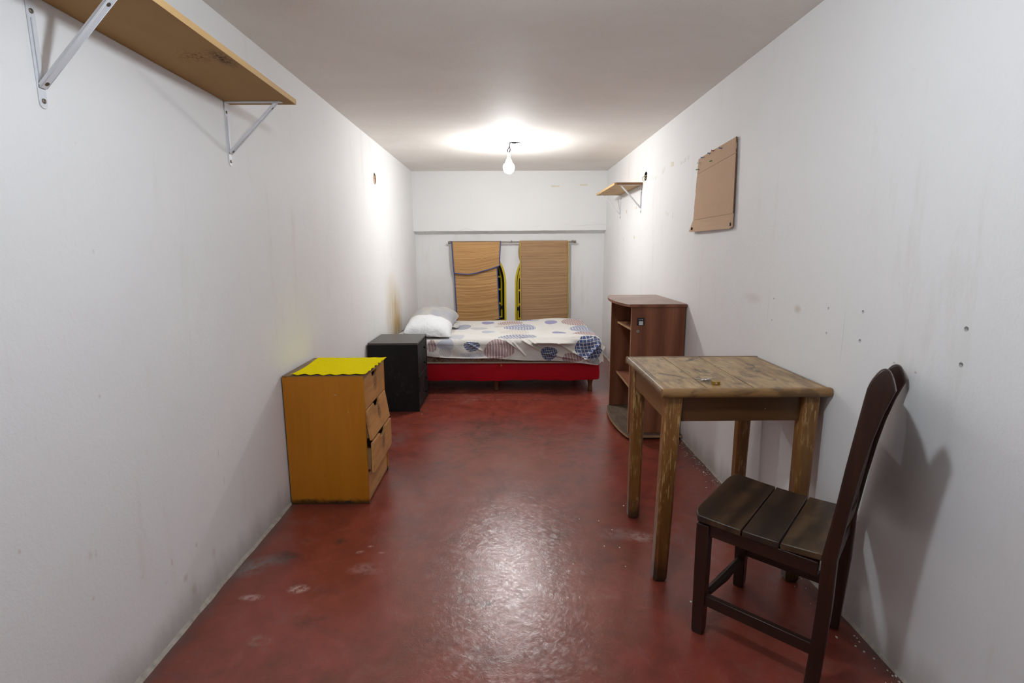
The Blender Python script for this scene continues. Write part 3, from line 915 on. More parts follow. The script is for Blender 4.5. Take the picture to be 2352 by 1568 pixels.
# ------------------------------------------------------------------ black drawer unit beside the bed
def black_mat(name, scuff):
    t = NT(name)
    v = t.obj()
    c = t.mix(t.noise(v, 9, 4), (.007, .007, .008), (.012, .011, .013))
    s = t.noise(t.vm('MULTIPLY', v, (1, 1, .8)), 26, 5, .72, .6)
    big = t.rng(t.noise(v, 5, 3), .42, .62)
    c = t.mix(t.mt('MULTIPLY', t.mt('MULTIPLY', t.rng(s, .48, .72), big), scuff), c, (.16, .15, .14))
    return t.fin(c, .55, .25)
M_bk, M_bkf = black_mat('black_laminate', .12), black_mat('scuffed_black_front', .55)
def black_top():
    t = NT('greyer_black_top')  # top panel paler and greyer than the black sides
    v = t.obj()
    c = t.mix(t.noise(v, 7, 5, .65), (.055, .050, .046), (.095, .085, .078))
    return t.fin(c, .42, .5)
BX0, BX1, BY0, BY1, BH = -1.128, -.727, 4.218, 4.695, .572
K = thing('bedside_drawers', 'black unit of four drawers standing between the orange chest and the bed', 'bedside cabinet', ((BX0 + BX1) / 2, (BY0 + BY1) / 2, 0))
put('side_panel', MB().box(BX0, BX1, BY0, BY0 + .016, 0, BH - .016), M_bk, K, bevel=.0012)
put('side_panel', MB().box(BX0, BX1, BY1 - .016, BY1, 0, BH - .016), M_bk, K, bevel=.0012)
put('top_panel', MB().box(BX0, BX1, BY0, BY1, BH - .016, BH), black_top(), K, bevel=.0015)
put('back_panel', MB().box(BX0, BX0 + .006, BY0 + .016, BY1 - .016, .004, BH - .016), M_bk, K)
put('bottom_panel', MB().box(BX0 + .006, BX1 - .002, BY0 + .016, BY1 - .016, .012, .028), M_bk, K)
M_knob = plain('dark_knob', (.008, .008, .008), .25)
for i, (z0, z1, out) in enumerate(((.423, .545, -.004), (.288, .419, -.003), (.155, .284, .004), (.030, .151, -.002))):
    dr = put('drawer', MB().box(BX1 - .016 + out, BX1 + out, BY0 + .019, BY1 - .019, z0, z1).box(BX0 + .03, BX1 - .016 + out, BY0 + .03, BY1 - .03, z0 + .01, z0 + .07), M_bkf, K, bevel=.0012, seg=1)
    put('knob', MB().lathe([(.004, 0), (.004, .008), (.010, .012), (.011, .018), (.007, .022), (.001, .023)], (BX1 + out, (BY0 + BY1) / 2 + .06, (z0 + z1) / 2), 'x', 12), M_knob, dr)

# ------------------------------------------------------------------ bed
def red_mat():
    t = NT('red_bed_cover')
    v = t.obj()
    c = t.mix(t.noise(v, 5, 4), (.42, .003, .013), (.50, .004, .017))
    h = t.noise(t.vm('MULTIPLY', v, (.35, 1, 2.5)), 14, 4, .6)
    t.bump(h, .35, .01)
    return t.fin(c, .7, .25)
M_red = red_mat()
M_leg = wood('bed_leg_wood', (.085, .028, .010), (.13, .045, .016), (.18, .068, .026), 2, 40, 6, .4, .45)
PX0, PX1, PY0, PY1 = -1.055, .852, 4.822, 6.10
BED = thing('bed', 'low bed base covered in red cloth on turned wooden legs', 'bed', ((PX0 + PX1) / 2, (PY0 + PY1) / 2, 0))
def rrect(x0, x1, y0, y1, r, n=5):
    pts = []
    for cx, cy, a0 in ((x1 - r, y0 + r, -90), (x1 - r, y1 - r, 0), (x0 + r, y1 - r, 90), (x0 + r, y0 + r, 180)):
        pts += [(cx + r * cos(radians(a0 + 90 * k / n)), cy + r * sin(radians(a0 + 90 * k / n))) for k in range(n + 1)]
    return pts
def base_ring(z, grow, zf):
    return [(x, y, z + zf(x, y)) for x, y in rrect(PX0 - grow, PX1 + grow, PY0 - grow, PY1 + grow, .025)]
def dense(poly, step=.03):
    out = []
    for i, p in enumerate(poly):
        q = poly[(i + 1) % len(poly)]
        n = max(1, int(hypot(q[0] - p[0], q[1] - p[1]) / step))
        out += [(p[0] + (q[0] - p[0]) * k / n, p[1] + (q[1] - p[1]) * k / n) for k in range(n)]
    return out
rp = dense(rrect(PX0, PX1, PY0, PY1, .025))
rings = []
for z, g in ((.112, -.012), (.108, -.002), (.122, .002), (.18, .004), (.22, .003), (.258, .001), (.268, -.008)):
    rings.append([(x + (x - (PX0 + PX1) / 2) * g / .95 + .0018 * sin(23 * y + 90 * z), y + (y - (PY0 + PY1) / 2) * g / .64 + .0020 * sin(17 * x + 70 * z), z + (.004 * sin(9 * x) + .0025 * sin(31 * x) if z < .13 else 0)) for x, y in rp])
put('box_base', MB().loft(rings), M_red, BED)
for x, y in ((.775, 4.878), (-.111, 4.884), (-.96, 4.884), (.775, 6.03), (-.111, 6.03), (-.96, 6.03)):
    put('leg', MB().lathe([(.021, 0), (.024, .004), (.022, .020), (.019, .045), (.022, .075), (.029, .100), (.030, .118)], (x, y, 0), 'z', 16), M_leg, BED)
M_tassel = plain('ochre_tag', (.50, .22, .04), .7)
put('tag', MB().tube([(-.064, 4.816, .264), (-.060, 4.813, .253), (-.062, 4.814, .240)], [.004, .009, .003], 8), M_tassel, BED)
# mattress
def quilt_mat():
    t = NT('quilted_ticking')
    v = t.obj()
    d1 = t.wave(t.vm('ADD', t.vm('MULTIPLY', v, (1, 0, 1)), (0, 0, 0)), 6.4, 0, 0, 1, 'DIAGONAL')
    d2 = t.wave(t.vm('MULTIPLY', v, (-1, 0, 1)), 6.4, 0, 0, 1, 'DIAGONAL')
    q = t.mt('MAXIMUM', d1, d2)
    n = t.noise(v, 14, 4, .6)
    c = t.ramp(n, [(.36, (.14, .085, .05)), (.47, (.26, .15, .09)), (.54, (.19, .16, .15)), (.66, (.34, .20, .11))])
    c = t.mix(t.rng(q, .90, .99, 0, .6), c, (.32, .25, .19))
    t.bump(q, -.8, .01)
    return t.fin(c, .75, .2)
MX0, MX1, MY0, MY1 = -1.060, .868, 4.822, 6.11
MAT = thing('mattress', 'quilted mattress with brown diamond ticking on the red bed base', 'mattress', ((MX0 + MX1) / 2, (MY0 + MY1) / 2, .283))
mp = dense(rrect(MX0, MX1, MY0, MY1, .06), .03)
cx, cy = (MX0 + MX1) / 2, (MY0 + MY1) / 2
def mring(g, z):
    return [(x + (x - cx) * g / .96, y + (y - cy) * g / .64, z + (.008 * ((cx - x) / .96) * .5 if z < .3 else 0)) for x, y in mp]
put('mattress_body', MB().loft([mring(-.02, .272), mring(-.002, .276), mring(.002, .296), mring(.003, .38), mring(.0, .44), mring(-.012, .470), mring(-.05, .484), mring(-.2, .488)]), quilt_mat(), MAT)
M_pipe = plain('cream_piping', (.50, .43, .33), .7)
pp = [(x + (x - cx) * .003 / .96, y + (y - cy) * .003 / .64, .279 + (.004 * ((cx - x) / .96) * .5)) for x, y in mp]
put('piping', MB().tube(pp + pp[:2], .008, 8, False), M_pipe, MAT)

# bedsheet: a cloth that lies on the top and falls over the front and the foot end
R_E = .055
SX0, SX1, SY0, SY1 = -1.064, .880, 4.806, 6.120
ZT = .503
def seg_d(px, pz, a, b):
    ax, az = a
    bx, bz = b
    t = max(0, min(1, ((px - ax) * (bx - ax) + (pz - az) * (bz - az)) / ((bx - ax) ** 2 + (bz - az) ** 2)))
    return hypot(px - ax - t * (bx - ax), pz - az - t * (bz - az)), t
FOLDS = [((.14, .485), (.34, .365), .014, .014), ((.34, .365), (.62, .315), .014, .016), ((.20, .49), (.42, .345), .008, .010), ((.46, .455), (.60, .375), .012, .014), ((.60, .375), (.74, .305), .012, .014),
         ((.84, .455), (.70, .305), .018, .016), ((.90, .45), (.78, .30), .012, .012), ((-.02, .49), (.10, .40), .006, .012), ((-.62, .335), (-.05, .335), .004, .010),
         ((-.36, .47), (-.24, .40), .006, .012), ((.05, .47), (.16, .345), .007, .010)]
def sheet_pt(p, q):
    """p along the bed, q towards the viewer; beyond the edges the cloth bends down"""
    ex, ey = SX1 - R_E, SY0 + R_E
    dx, dy = max(0, p - ex), max(0, ey - q)
    d = hypot(dx, dy)
    bx, by = min(p, ex), max(q, ey)
    if d > 0:
        ux, uy = dx / d, -dy / d
        L = R_E * pi / 2
        if d < L:
            h, dr = R_E * sin(d / R_E), R_E * (1 - cos(d / R_E))
        else:
            h, dr = R_E + (d - L) * (.17 * abs(uy) ** 3 + .03), R_E + (d - L)
        x, y, z = bx + ux * h, by + uy * h, ZT - dr
    else:
        ux = uy = 0
        x, y, z = p, q, ZT
    wy = max(0, min(1, (q - ey) / .25))
    if d == 0:
        z += .004 * sin(2.7 * x + 1.3 * y) + .003 * sin(6.1 * y - 2 * x) + .0022 * sin(13 * x + 9 * y + 2 * sin(5 * y))
        z += .040 * exp(-((x - .62) / .38) ** 2 - ((y - 5.95) / .28) ** 2)
        z += .006 * exp(-(((y - 5.42) + .12 * (x - .5)) / .018) ** 2) * exp(-((x - .45) / .35) ** 2)
        z += .022 * exp(-((x - .55) / .30) ** 2 - ((y - 4.98) / .10) ** 2) * .6
        z += -.010 * exp(-((y - 6.1) / .05) ** 2)
        k = exp(-((q - ey) / .05) ** 2)
        y -= .020 * k * exp(-((p - .40) / .17) ** 2)
    else:
        # fold relief on the fall, pushed along the outward normal
        o = .0025 * sin(19 * p + 40 * z) + .0015 * sin(47 * p - 30 * z)
        if uy < -.3:
            for a, b, amp, w in FOLDS:
                dd, t = seg_d(x, z, a, b)
                o += 2.3 * amp * exp(-(dd / (.72 * w)) ** 2) * (.45 + .55 * sin(pi * min(1, .15 + t * .85)))
            lip = exp(-((z - (.468 - .25 * (x - .36) ** 2)) / .017) ** 2) * exp(-((x - .40) / .17) ** 4)
            o += .075 * lip
            o -= .02 * exp(-((z - .400) / .035) ** 2) * exp(-((x - .36) / .15) ** 2)
            o += .012 * max(0, (.36 - z) / .08) * exp(-((x - .80) / .20) ** 2)
        else:
            o += .010 * sin(9 * q) * max(0, d - .05) + .004 * sin(23 * q) * min(1, d * 10)
        o = max(-.010, o)
        x += ux * o
        y += uy * o
        z += .006 * sin(4 * p)
    return x, y, z
def front_len(p):
    t = (p - SX0) / (SX1 - SX0)
    base = .166 + .095 * t + .005 * sin(8 * p)
    if p > .45:
        base += .010 * min(1, (p - .45) / .2)
    return base
NU, NV = 720, 500
P0, P1 = SX0, SX1 + .17
def sheet_fn(u, v):
    p = P0 + (P1 - P0) * u
    dx = max(0, p - (SX1 - R_E))
    fl = front_len(min(p, SX1)) * (1 if dx <= 0 else max(.35, 1 - .4 * dx / .2))
    q0 = SY0 + R_E - fl
    q = q0 + (SY1 - q0) * v
    return sheet_pt(p, q)
sm_ = grid(NU, NV, sheet_fn)
PRINT = [   # on the top: x, y, rx, ry, colour, pattern
    (-.487, 5.58, .105, .19, 2, 'h'), (-.224, 5.90, .07, .11, 1, ''), (.029, 5.83, .139, .14, 3, 'v'), (.137, 5.49, .166, .20, 0, 'g'), (.173, 6.05, .127, .09, 0, 'v'),
    (.469, 5.745, .068, .10, 1, ''), (.722, 5.76, .136, .17, 3, 'v'), (.791, 6.04, .093, .10, 0, 'v'), (.775, 5.39, .137, .21, 0, 'g'), (.751, 5.08, .13, .13, 4, 'v'),
    (.50, 5.135, .07, .10, 1, ''), (-.195, 5.22, .067, .075, 5, ''), (.10, 4.93, .18, .12, 2, 'g'), (.07, 5.20, .143, .14, 6, 'v'), (-.475, 4.95, .068, .12, 5, 'h'), (-.05, 5.60, .10, .10, 6, ''),
    (-.30, 5.45, .09, .10, 7, ''), (-.62, 5.30, .09, .14, 6, 'v'), (.30, 5.95, .06, .06, 7, '')]
PRINTF = [(-.331, .441, .074, .045, 8, 'h'), (-.084, .408, .140, .085, 4, 'v'), (-.698, .439, .042, .054, 4, 'v'), (-.569, .456, .078, .050, 5, ''), (-.571, .395, .056, .050, 7, 'd'), (-.315, .364, .123, .025, 5, 'd'),
          (.377, .362, .075, .060, 8, 'g'), (.758, .425, .135, .112, 8, 'G'), (.591, .325, .098, .041, 4, 'v'), (.80, .30, .07, .03, 9, '')]
TONE = [(.19, .22, .37), (.29, .28, .43), (.17, .20, .31), (.40, .285, .275), (.36, .25, .255), (.44, .46, .53), (.58, .53, .48), (.47, .47, .48), (.055, .085, .205), (.34, .33, .34)]
CREAM = (.655, .635, .60)
def print_col(p, q):
    ey = SY0 + R_E
    d = max(0, ey - q)
    zf = ZT - (R_E * (1 - cos(d / R_E)) if d < R_E * pi / 2 else R_E + d - R_E * pi / 2)
    for lst, a, b in ((PRINTF, p, zf), (PRINT, p, q)):
        if lst is PRINTF and d <= .0:
            # the corner blob laps onto the top
            b = ZT + (q - ey) * .8
        for x, y, rx, ry, col, pat in lst:
            if lst is PRINT and d > .02:
                continue
            ex, ez = (a - x) / rx, (b - y) / ry
            rr = hypot(ex, ez) + .08 * sin(3 * math.atan2(ez, ex) + x * 9)
            if rr < 1:
                c = TONE[col]
                line = 0
                if 'v' in pat:
                    line = abs(((a - x) / .026 + ez * .35 + .2 * sin(b * 25)) % 1 - .5) < .10
                if 'h' in pat:
                    line = abs(((b - y) / (.030 if lst is PRINT else .016) + .4 * ex) % 1 - .5) < .16
                if 'd' in pat:
                    line = abs(((a - x) / .02 + (b - y) / .03) % 1 - .5) < .14
                if 'g' in pat or 'G' in pat:
                    s1, s2 = (.030, .040) if lst is PRINT else ((.020, .020) if 'g' in pat else (.034, .030))
                    line = abs(((a - x) / s1 + .5 * ez + .3 * sin(b * 18)) % 1 - .5) < (.10 if lst is PRINT else .06) or abs(((b - y) / s2 - .35 * ex + .25 * sin(a * 20)) % 1 - .5) < (.11 if lst is PRINT else .065)
                return CREAM if line else c
    return CREAM
def sheet_mat():
    t = NT('printed_cotton')
    ca = t.n('VertexColor', layer_name='print')
    v = t.obj()
    c = t.mix(t.mt('MULTIPLY', t.rng(t.noise(v, 3, 4), .5, .75), .22), ca.outputs[0], (.50, .46, .40))
    t.bump(t.mt('ADD', t.noise(v, 22, 5, .6, .8), t.mt('MULTIPLY', t.noise(v, 150, 2), .3)), .28, .010)
    return t.fin(c, .8, .15)
sh = solo('bed_sheet', sm_, sheet_mat(), 'rumpled cream bedsheet printed with blue and mauve leaf shapes, over the mattress', 'bedsheet', ((SX0 + SX1) / 2, (SY0 + SY1) / 2, .49))
ca = sh.data.color_attributes.new('print', 'FLOAT_COLOR', 'POINT')
buf = []
for j in range(NV + 1):
    for i in range(NU + 1):
        p = P0 + (P1 - P0) * i / NU
        dx = max(0, p - (SX1 - R_E))
        fl = front_len(min(p, SX1)) * (1 if dx <= 0 else max(.35, 1 - .4 * dx / .2))
        q0 = SY0 + R_E - fl
        buf += [*print_col(p, q0 + (SY1 - q0) * j / NV), 1.0]
ca.data.foreach_set('color', buf)

# pillows
def wp_mat():
    t = NT('white_pillowcase')
    v = t.obj()
    h = t.noise(t.vm('MULTIPLY', v, (1, .6, 1)), 9, 4, .55, 1.2)
    t.bump(h, .55, .035)
    return t.fin((.74, .75, .765), .85, .1)
M_wp = wp_mat()
def gp_mat():
    t = NT('grey_pillowcase')
    v = t.obj()
    c = t.mix(t.rng(t.noise(v, 6, 3), .45, .6), (.50, .48, .455), (.42, .42, .45))
    t.bump(t.noise(v, 26, 4), .25, .006)
    return t.fin(c, .8, .15)
def pillow_pts(la, lb, h, seed, n=44):
    """closed cushion shape: la across x, lb along y"""
    rdm = random.Random(seed)
    ph = [rdm.uniform(0, 6) for _ in range(8)]
    mb = MB()
    def pt(u, v, s):
        e = (1 - abs(u) ** 3.2) * (1 - abs(v) ** 3.2)
        t = max(0, e) ** .55
        px = la * u * (1 - .05 * (1 - v * v)) * (1 - .05 * (u * v) ** 4)
        py = lb * v * (1 - .04 * (1 - u * u)) * (1 - .05 * (u * v) ** 4)
        wr_ = .005 * sin(5 * u + 3 * v + ph[0]) * sin(3 * v + ph[1]) + .0016 * sin(13 * u - 8 * v + ph[2])
        crease = .005 * exp(-((u * .8 + v * .5 - .5) / .12) ** 2) * (s > 0)
        z = s * h * t * (1 if s > 0 else .45) + wr_ * t * 1.2 - crease * t
        return (px, py, z)
    w = n + 1
    idx = {}
    for s in (1, -1):
        for j in range(n + 1):
            for i in range(n + 1):
                edge = i in (0, n) or j in (0, n)
                key = (i, j, 1 if edge else s)
                if key not in idx:
                    idx[key] = len(mb.v)
                    mb.v.append(pt(2 * i / n - 1, 2 * j / n - 1, s))
        for j in range(n):
            for i in range(n):
                g = lambda a, b: idx[(a, b, 1 if (a in (0, n) or b in (0, n)) else s)]
                mb.f.append((g(i, j), g(i + 1, j), g(i + 1, j + 1), g(i, j + 1)) if s > 0 else (g(i, j + 1), g(i + 1, j + 1), g(i + 1, j), g(i, j)))
    return mb
def pillow(la, lb, h, loc, rot, seed, mat, label):
    mb = pillow_pts(la, lb, h, seed)
    M = Matrix.Rotation(rot[2], 4, 'Z') @ Matrix.Rotation(rot[1], 4, 'Y') @ Matrix.Rotation(rot[0], 4, 'X')
    zs = [(M @ Vector(p)) for p in mb.v]
    mb.v = [(p.x, p.y, max(p.z, ZT + .011 - loc[2] + .004 * sin(9 * p.x))) for p in zs]      # the underside lies flat on the sheet
    o = put('pillow', mb, mat)
    o.location = loc
    WM[o.name] = Matrix.Translation(loc)
    return tag(o, label, 'pillow')
pillow(.225, .30, .115, (-.765, 5.12, .553), (radians(4), radians(7), radians(4)), 2, M_wp, 'plump white pillow at the front of the bed head')
gp = pillow(.245, .29, .135, (-.80, 5.74, .562), (radians(5), radians(4), radians(-3)), 9, gp_mat(), 'grey pillow behind the white one against the wall')
# gathered frill of the grey pillow, at its near right corner
fr = MB()
rg = []
nf = 48
for k in range(nf + 1):
    t_ = k / nf
    a = -.30 + .30 * t_
    bx_, by_ = -.80 + .235 + .02 * sin(pi * t_), 5.40 + .22 * t_
    wob = .012 * sin(k * 1.7)
    rg.append([(bx_ - .02, by_, .530), (bx_ + .012, by_ + .4 * wob, .535 + wob), (bx_ + .036, by_ + wob * .6, .522 + wob * .8), (bx_ + .012, by_ + .4 * wob, .531 + wob)])
fr.loft(rg)
put('frill', fr, bpy.data.materials['grey_pillowcase'], gp)

# ------------------------------------------------------------------ brown cabinet with bowed open shelves
M_lam = wood('walnut_laminate', (.165, .057, .029), (.225, .082, .042), (.295, .116, .061), 2, 70, 5, .5, .3, specks=.012, ring=2.2, bump=.05)
M_ltop = wood('pale_laminate_top', (.28, .19, .15), (.34, .235, .19), (.40, .285, .235), 0, 60, 6, .40, .5, blotch=(.08, .05, .04), blotch_amt=.35)  # top panel paler than the walnut sides
M_chip = wood('chipboard_edge', (.26, .15, .07), (.38, .23, .11), (.48, .31, .16), 1, 90, 12, .7, .25)
M_dust = wood('dusty_base_board', (.11, .075, .05), (.15, .105, .07), (.19, .135, .095), 1, 50, 6, .6, .3, blotch=(.05, .035, .025), blotch_amt=.5)
CX0, CX1, CY0, CY1, CH = .838, 1.203, 3.560, 4.265, .946
CAB = thing('corner_cabinet', 'dark brown cabinet with bowed open shelves against the right wall', 'cabinet', ((CX0 + CX1) / 2, (CY0 + CY1) / 2, 0))
def bow(x_out, y0, y1, x1, sag, n=14, r=0):
    pts = [(x1, y0), (x1, y1)]
    for k in range(n + 1):
        t = k / n
        y = y1 + (y0 - y1) * t
        pts.append((x_out - sag * sin(pi * t) ** .8, y))
    return pts
put('top_panel', MB().prism(bow(.822, CY0 - .012, CY1 + .03, CX1 + .004, .056), 'z', CH - .022, CH), M_ltop, CAB, bevel=.004)
put('top_edge_band', MB().prism(bow(.8205, CY0 - .0135, CY1 + .03, CX1 + .003, .056), 'z', CH - .020, CH - .004), M_lam, CAB)
put('side_panel', MB().box(CX0, CX1, CY0, CY0 + .015, .038, CH - .022), M_lam, CAB, bevel=.001, seg=1)
put('side_panel', MB().box(CX0, CX1, CY1 - .015, CY1, .038, CH - .022), M_lam, CAB, bevel=.001, seg=1)
for y in (CY0 + .0005, CY1 - .0145):
    put('edge_strip', MB().box(CX0 - .0015, CX0 + .0005, y, y + .014, .038, CH - .022), M_chip, CAB)
put('back_panel', MB().box(CX1 - .006, CX1, CY0 + .015, CY1 - .015, .038, CH - .022), M_lam, CAB)
def loose(mb, z):                          # the shelves sit loose and dip towards the far end
    mb.v = [(x, y, q - .040 * (y - CY0 - .015) / .675) for x, y, q in mb.v]
    return mb
for z in (.778, .372):
    ya, yb = CY0 + .0155, CY1 - .0155
    s = put('shelf', loose(MB().prism([(.844, ya), (CX1 - .006, ya), (CX1 - .006, yb), (.890, yb)], 'z', z - .015, z), z), M_lam, CAB)
    put('edge_strip', loose(MB().prism([(.8400, ya), (.8442, ya), (.8902, yb), (.8860, yb)], 'z', z - .0145, z - .0005), z), M_chip, s)
put('base_board', MB().prism(bow(.828, CY0 - .045, CY1 + .01, CX1 + .003, .044), 'z', .018, .036), M_dust, CAB, bevel=.002)
put('base_edge', MB().prism(bow(.826, CY0 - .0465, CY1 + .01, CX1 + .002, .044), 'z', .020, .034), M_chip, CAB)
put('plinth', MB().prism(bow(.850, CY0 - .02, CY1, CX1, .030), 'z', 0, .018), M_in, CAB)
put('lock', MB().lathe([(.001, -.004), (.009, -.004), (.0115, -.002), (.012, 0)], (.884, CY0, .759), 'y', 18), plain('lock_nickel', (.55, .50, .42), .3, .1, 30, metal=.9), CAB)
put('keyhole', MB().box(.8825, .8855, CY0 - .0046, CY0 - .003, .754, .764), M_blk, CAB)
M_stk, M_stw = plain('black_sticker', (.010, .012, .016), .35), plain('sticker_white', (.62, .62, .60), .5)
st = put('sticker', MB().box(.876, .926, CY0 - .0008, CY0, .799, .851), M_stk, CAB, smooth=False)
put('sticker_print', MB().box(.889, .916, CY0 - .0012, CY0 - .0008, .803, .829), M_stw, st, smooth=False)
M_stg = plain('sticker_grey', (.22, .22, .22), .5)
for k, (a, b) in enumerate(((.884, .892), (.893, .899), (.900, .906))):
    put('sticker_print', MB().prism([(a, .836), (b - .001, .836), (b, .839), (b - .001, .842), (a, .842)], 'y', CY0 - .0012, CY0 - .0008), M_stg, st, smooth=False)
put('sticker_print', MB().prism([(.907, .837), (.916, .837), (.916, .842), (.913, .8395), (.910, .842), (.907, .842)], 'y', CY0 - .0012, CY0 - .0008), M_stw, st, smooth=False)

# ------------------------------------------------------------------ wooden table
TOPC = ((.24, .145, .066), (.36, .23, .108), (.48, .325, .165))
def table_top_mat():
    t = NT('worn_table_plank')
    v = t.vm('ADD', t.obj(), t.n('CombineXYZ').outputs[0])
    cmb = v.node.inputs[1].links[0].from_node
    off = t.mt('MULTIPLY', t.rnd(), 21.0)
    t.l(off, cmb.inputs[0])
    t.l(off, cmb.inputs[1])
    g = t.noise(t.vm('MULTIPLY', v, (1, .08, 1)), 70, 5, .6, .2)
    b = t.noise(t.vm('MULTIPLY', v, (1, .4, 1)), 9, 5, .62, .6)
    c = t.ramp(t.mt('ADD', t.mt('MULTIPLY', g, .4), t.mt('MULTIPLY', b, .6)), [(.34, (.20, .115, .05)), (.46, (.36, .225, .10)), (.56, (.47, .315, .15)), (.68, (.58, .42, .23))])
    s1 = t.noise(t.vm('MULTIPLY', t.vm('ADD', v, (3, 7, 0)), (1, .35, 1)), 26, 6, .7, .5)
    c = t.mix(t.mt('MULTIPLY', t.rng(s1, .48, .66), .62), c, (.105, .066, .040))
    s2 = t.noise(t.vm('MULTIPLY', t.vm('ADD', v, (8, 1, 0)), (1, .7, 1)), 9.5, 5, .62, .4)
    c = t.mix(t.mt('MULTIPLY', t.mt('MULTIPLY', t.rng(s2, .55, .66), t.rng(s1, .34, .5, .45, 1)), .85), c, (.040, .030, .024))
    t.bump(g, .15, .002)
    return t.fin(c, .40, .45)
M_tt = table_top_mat()
M_te = wood('table_border', (.17, .085, .028), (.29, .155, .055), (.38, .22, .09), 0, 40, 7, .38, .5, blotch=(.07, .035, .014), blotch_amt=.6, specks=.10)
M_te2 = wood('table_border_worn', (.22, .13, .06), (.32, .20, .10), (.40, .27, .15), 1, 40, 7, .42, .45, blotch=(.09, .055, .035), blotch_amt=.6)
M_ta = wood('table_apron', (.075, .030, .009), (.115, .048, .014), (.155, .068, .022), 0, 30, 5, .4, .45, specks=.10)
M_ta2 = wood('table_side_apron', (.16, .075, .026), (.22, .11, .04), (.28, .145, .055), 1, 30, 5, .4, .45)
M_tl = wood('table_leg', (.13, .052, .012), (.21, .088, .020), (.30, .14, .038), 2, 34, 6, .36, .5, wear=(.52, .33, .13), specks=.06, low_dark=(.01, .11, .85))
TX0, TX1, TY0, TY1, TZ = .574, 1.209, 1.902, 2.535, .796
TAB = thing('table', 'small worn wooden table with plank top, in front of the brown cabinet', 'table', ((TX0 + TX1) / 2, (TY0 + TY1) / 2, 0))
def molded(x0, x1, y0, y1, side):
    """border strip with its outer edge rounded; side = direction of the outer edge"""
    n = 8
    h = .034
    arc = [(-.5 * h * 0 + .5 * h * cos(a), .5 * h * sin(a)) for a in [pi / 2 - pi * k / n for k in range(n + 1)]]
    mb = MB()
    zc = TZ - h / 2
    if side in ('-y', '+y'):
        sg = -1 if side == '-y' else 1
        yo, yi = (y0, y1) if sg < 0 else (y1, y0)
        pr = [(yi, TZ), *[(yo - sg * .010 + sg * .010 * c / (.5 * h), zc + s_) for c, s_ in arc], (yi, TZ - h)]
        return mb.prism(pr, 'x', x0, x1)
    sg = -1 if side == '-x' else 1
    xo, xi = (x0, x1) if sg < 0 else (x1, x0)
    pr = [(xi, TZ), *[(xo - sg * .010 + sg * .010 * c / (.5 * h), zc + s_) for c, s_ in arc], (xi, TZ - h)]
    return mb.prism(pr, 'y', y0, y1)
put('border_strip', molded(TX0, TX1, TY0, TY0 + .026, '-y'), M_te, TAB, bevel=.0015)
put('border_strip', molded(TX0, TX1 + .0, TY1 - .024, TY1, '+y'), M_te, TAB, bevel=.0015)
put('border_strip', molded(TX0, TX0 + .026, TY0 + .0265, TY1 - .0245, '-x'), M_te2, TAB, bevel=.0015)
put('border_strip', molded(TX1 - .020, TX1, TY0 + .0265, TY1 - .0245, '+x'), M_te2, TAB, bevel=.0015)
for a, b in ((TX0 + .0275, .7460), (.7500, .9220), (.9265, TX1 - .0215)):
    put('plank', MB().box(a, b, TY0 + .0272, TY1 - .0252, TZ - .024, TZ - .0008), M_tt, TAB, bevel=.0012)
put('apron', MB().box(.625, 1.155, TY0 + .045, TY0 + .064, .660, TZ - .034), M_ta, TAB, bevel=.0015)
put('apron', MB().box(.625, 1.155, TY1 - .064, TY1 - .045, .660, TZ - .034), M_ta, TAB, bevel=.0015)
put('apron', MB().box(.606, .624, TY0 + .06, TY1 - .06, .660, TZ - .034), M_ta2, TAB, bevel=.0015)
put('apron', MB().box(1.150, 1.168, TY0 + .06, TY1 - .06, .660, TZ - .034), M_ta2, TAB, bevel=.0015)
def tleg(xt, yt, xb, yb, w=.060, wb=.055):
    def ring(x, y, z, s, ch):
        h = s / 2
        return [(x + a, y + b, z) for a, b in ((-h + ch, -h), (h - ch, -h), (h, -h + ch), (h, h - ch), (h - ch, h), (-h + ch, h), (-h, h - ch), (-h, -h + ch))]
    return MB().loft([ring(xb, yb, 0, wb - .014, .006), ring(xb, yb, .012, wb, .010), ring(xt + (xb - xt) * .25, yt + (yb - yt) * .25, .60, w, .007), ring(xt, yt, TZ - .034, w, .003)])
put('leg', tleg(.628, 1.955, .604, 1.948), M_tl, TAB, bevel=.002)
put('leg', tleg(1.148, 1.955, 1.128, 1.935), M_tl, TAB, bevel=.002)
put('leg', tleg(.628, 2.482, .617, 2.455), M_tl, TAB, bevel=.002)
put('leg', tleg(1.148, 2.482, 1.140, 2.480), M_tl, TAB, bevel=.002)

# padlock and keys on the table
M_brass = plain('brass', (.46, .30, .06), .28, .1, 60, metal=1)
M_chr = plain('steel_bright', (.66, .64, .60), .22, .1, 60, metal=1)
LZ = TZ + .0002
PL = thing('padlock', 'small brass padlock lying on the wooden table beside its keys', 'padlock', (.800, 1.985, LZ), radians(-14))
b = MB()
n = 10
prof = [(-.013, -.015)] + [(-.013 + .026 * k / n, -.015 - .005 * sin(pi * k / n)) for k in range(1, n)] + [(.013, -.015), (.013, .013), (-.013, .013)]
b.prism([(x * 1.15, y) for x, y in prof], 'z', 0, .014)
put('body', b, M_brass, PL, bevel=.001, local=True)
put('cylinder', MB().lathe([(.0006, -.0215), (.004, -.0212), (.0044, -.019)], (0, 0, .007), 'y', 14), M_chr, PL, local=True)
put('shackle', MB().tube([(.009, .010, .007), (.009, .022, .007), (.006, .030, .007), (0, .033, .007), (-.006, .030, .007), (-.009, .022, .007), (-.009, .016, .007)], .0026, 8), M_chr, PL, local=True)
KR = thing('key_ring', 'steel ring with three keys lying on the table behind the padlock', 'keys', (.785, 2.045, LZ), 0)
ringp = [(.011 * cos(2 * pi * k / 16), .011 * sin(2 * pi * k / 16), .0045) for k in range(17)]
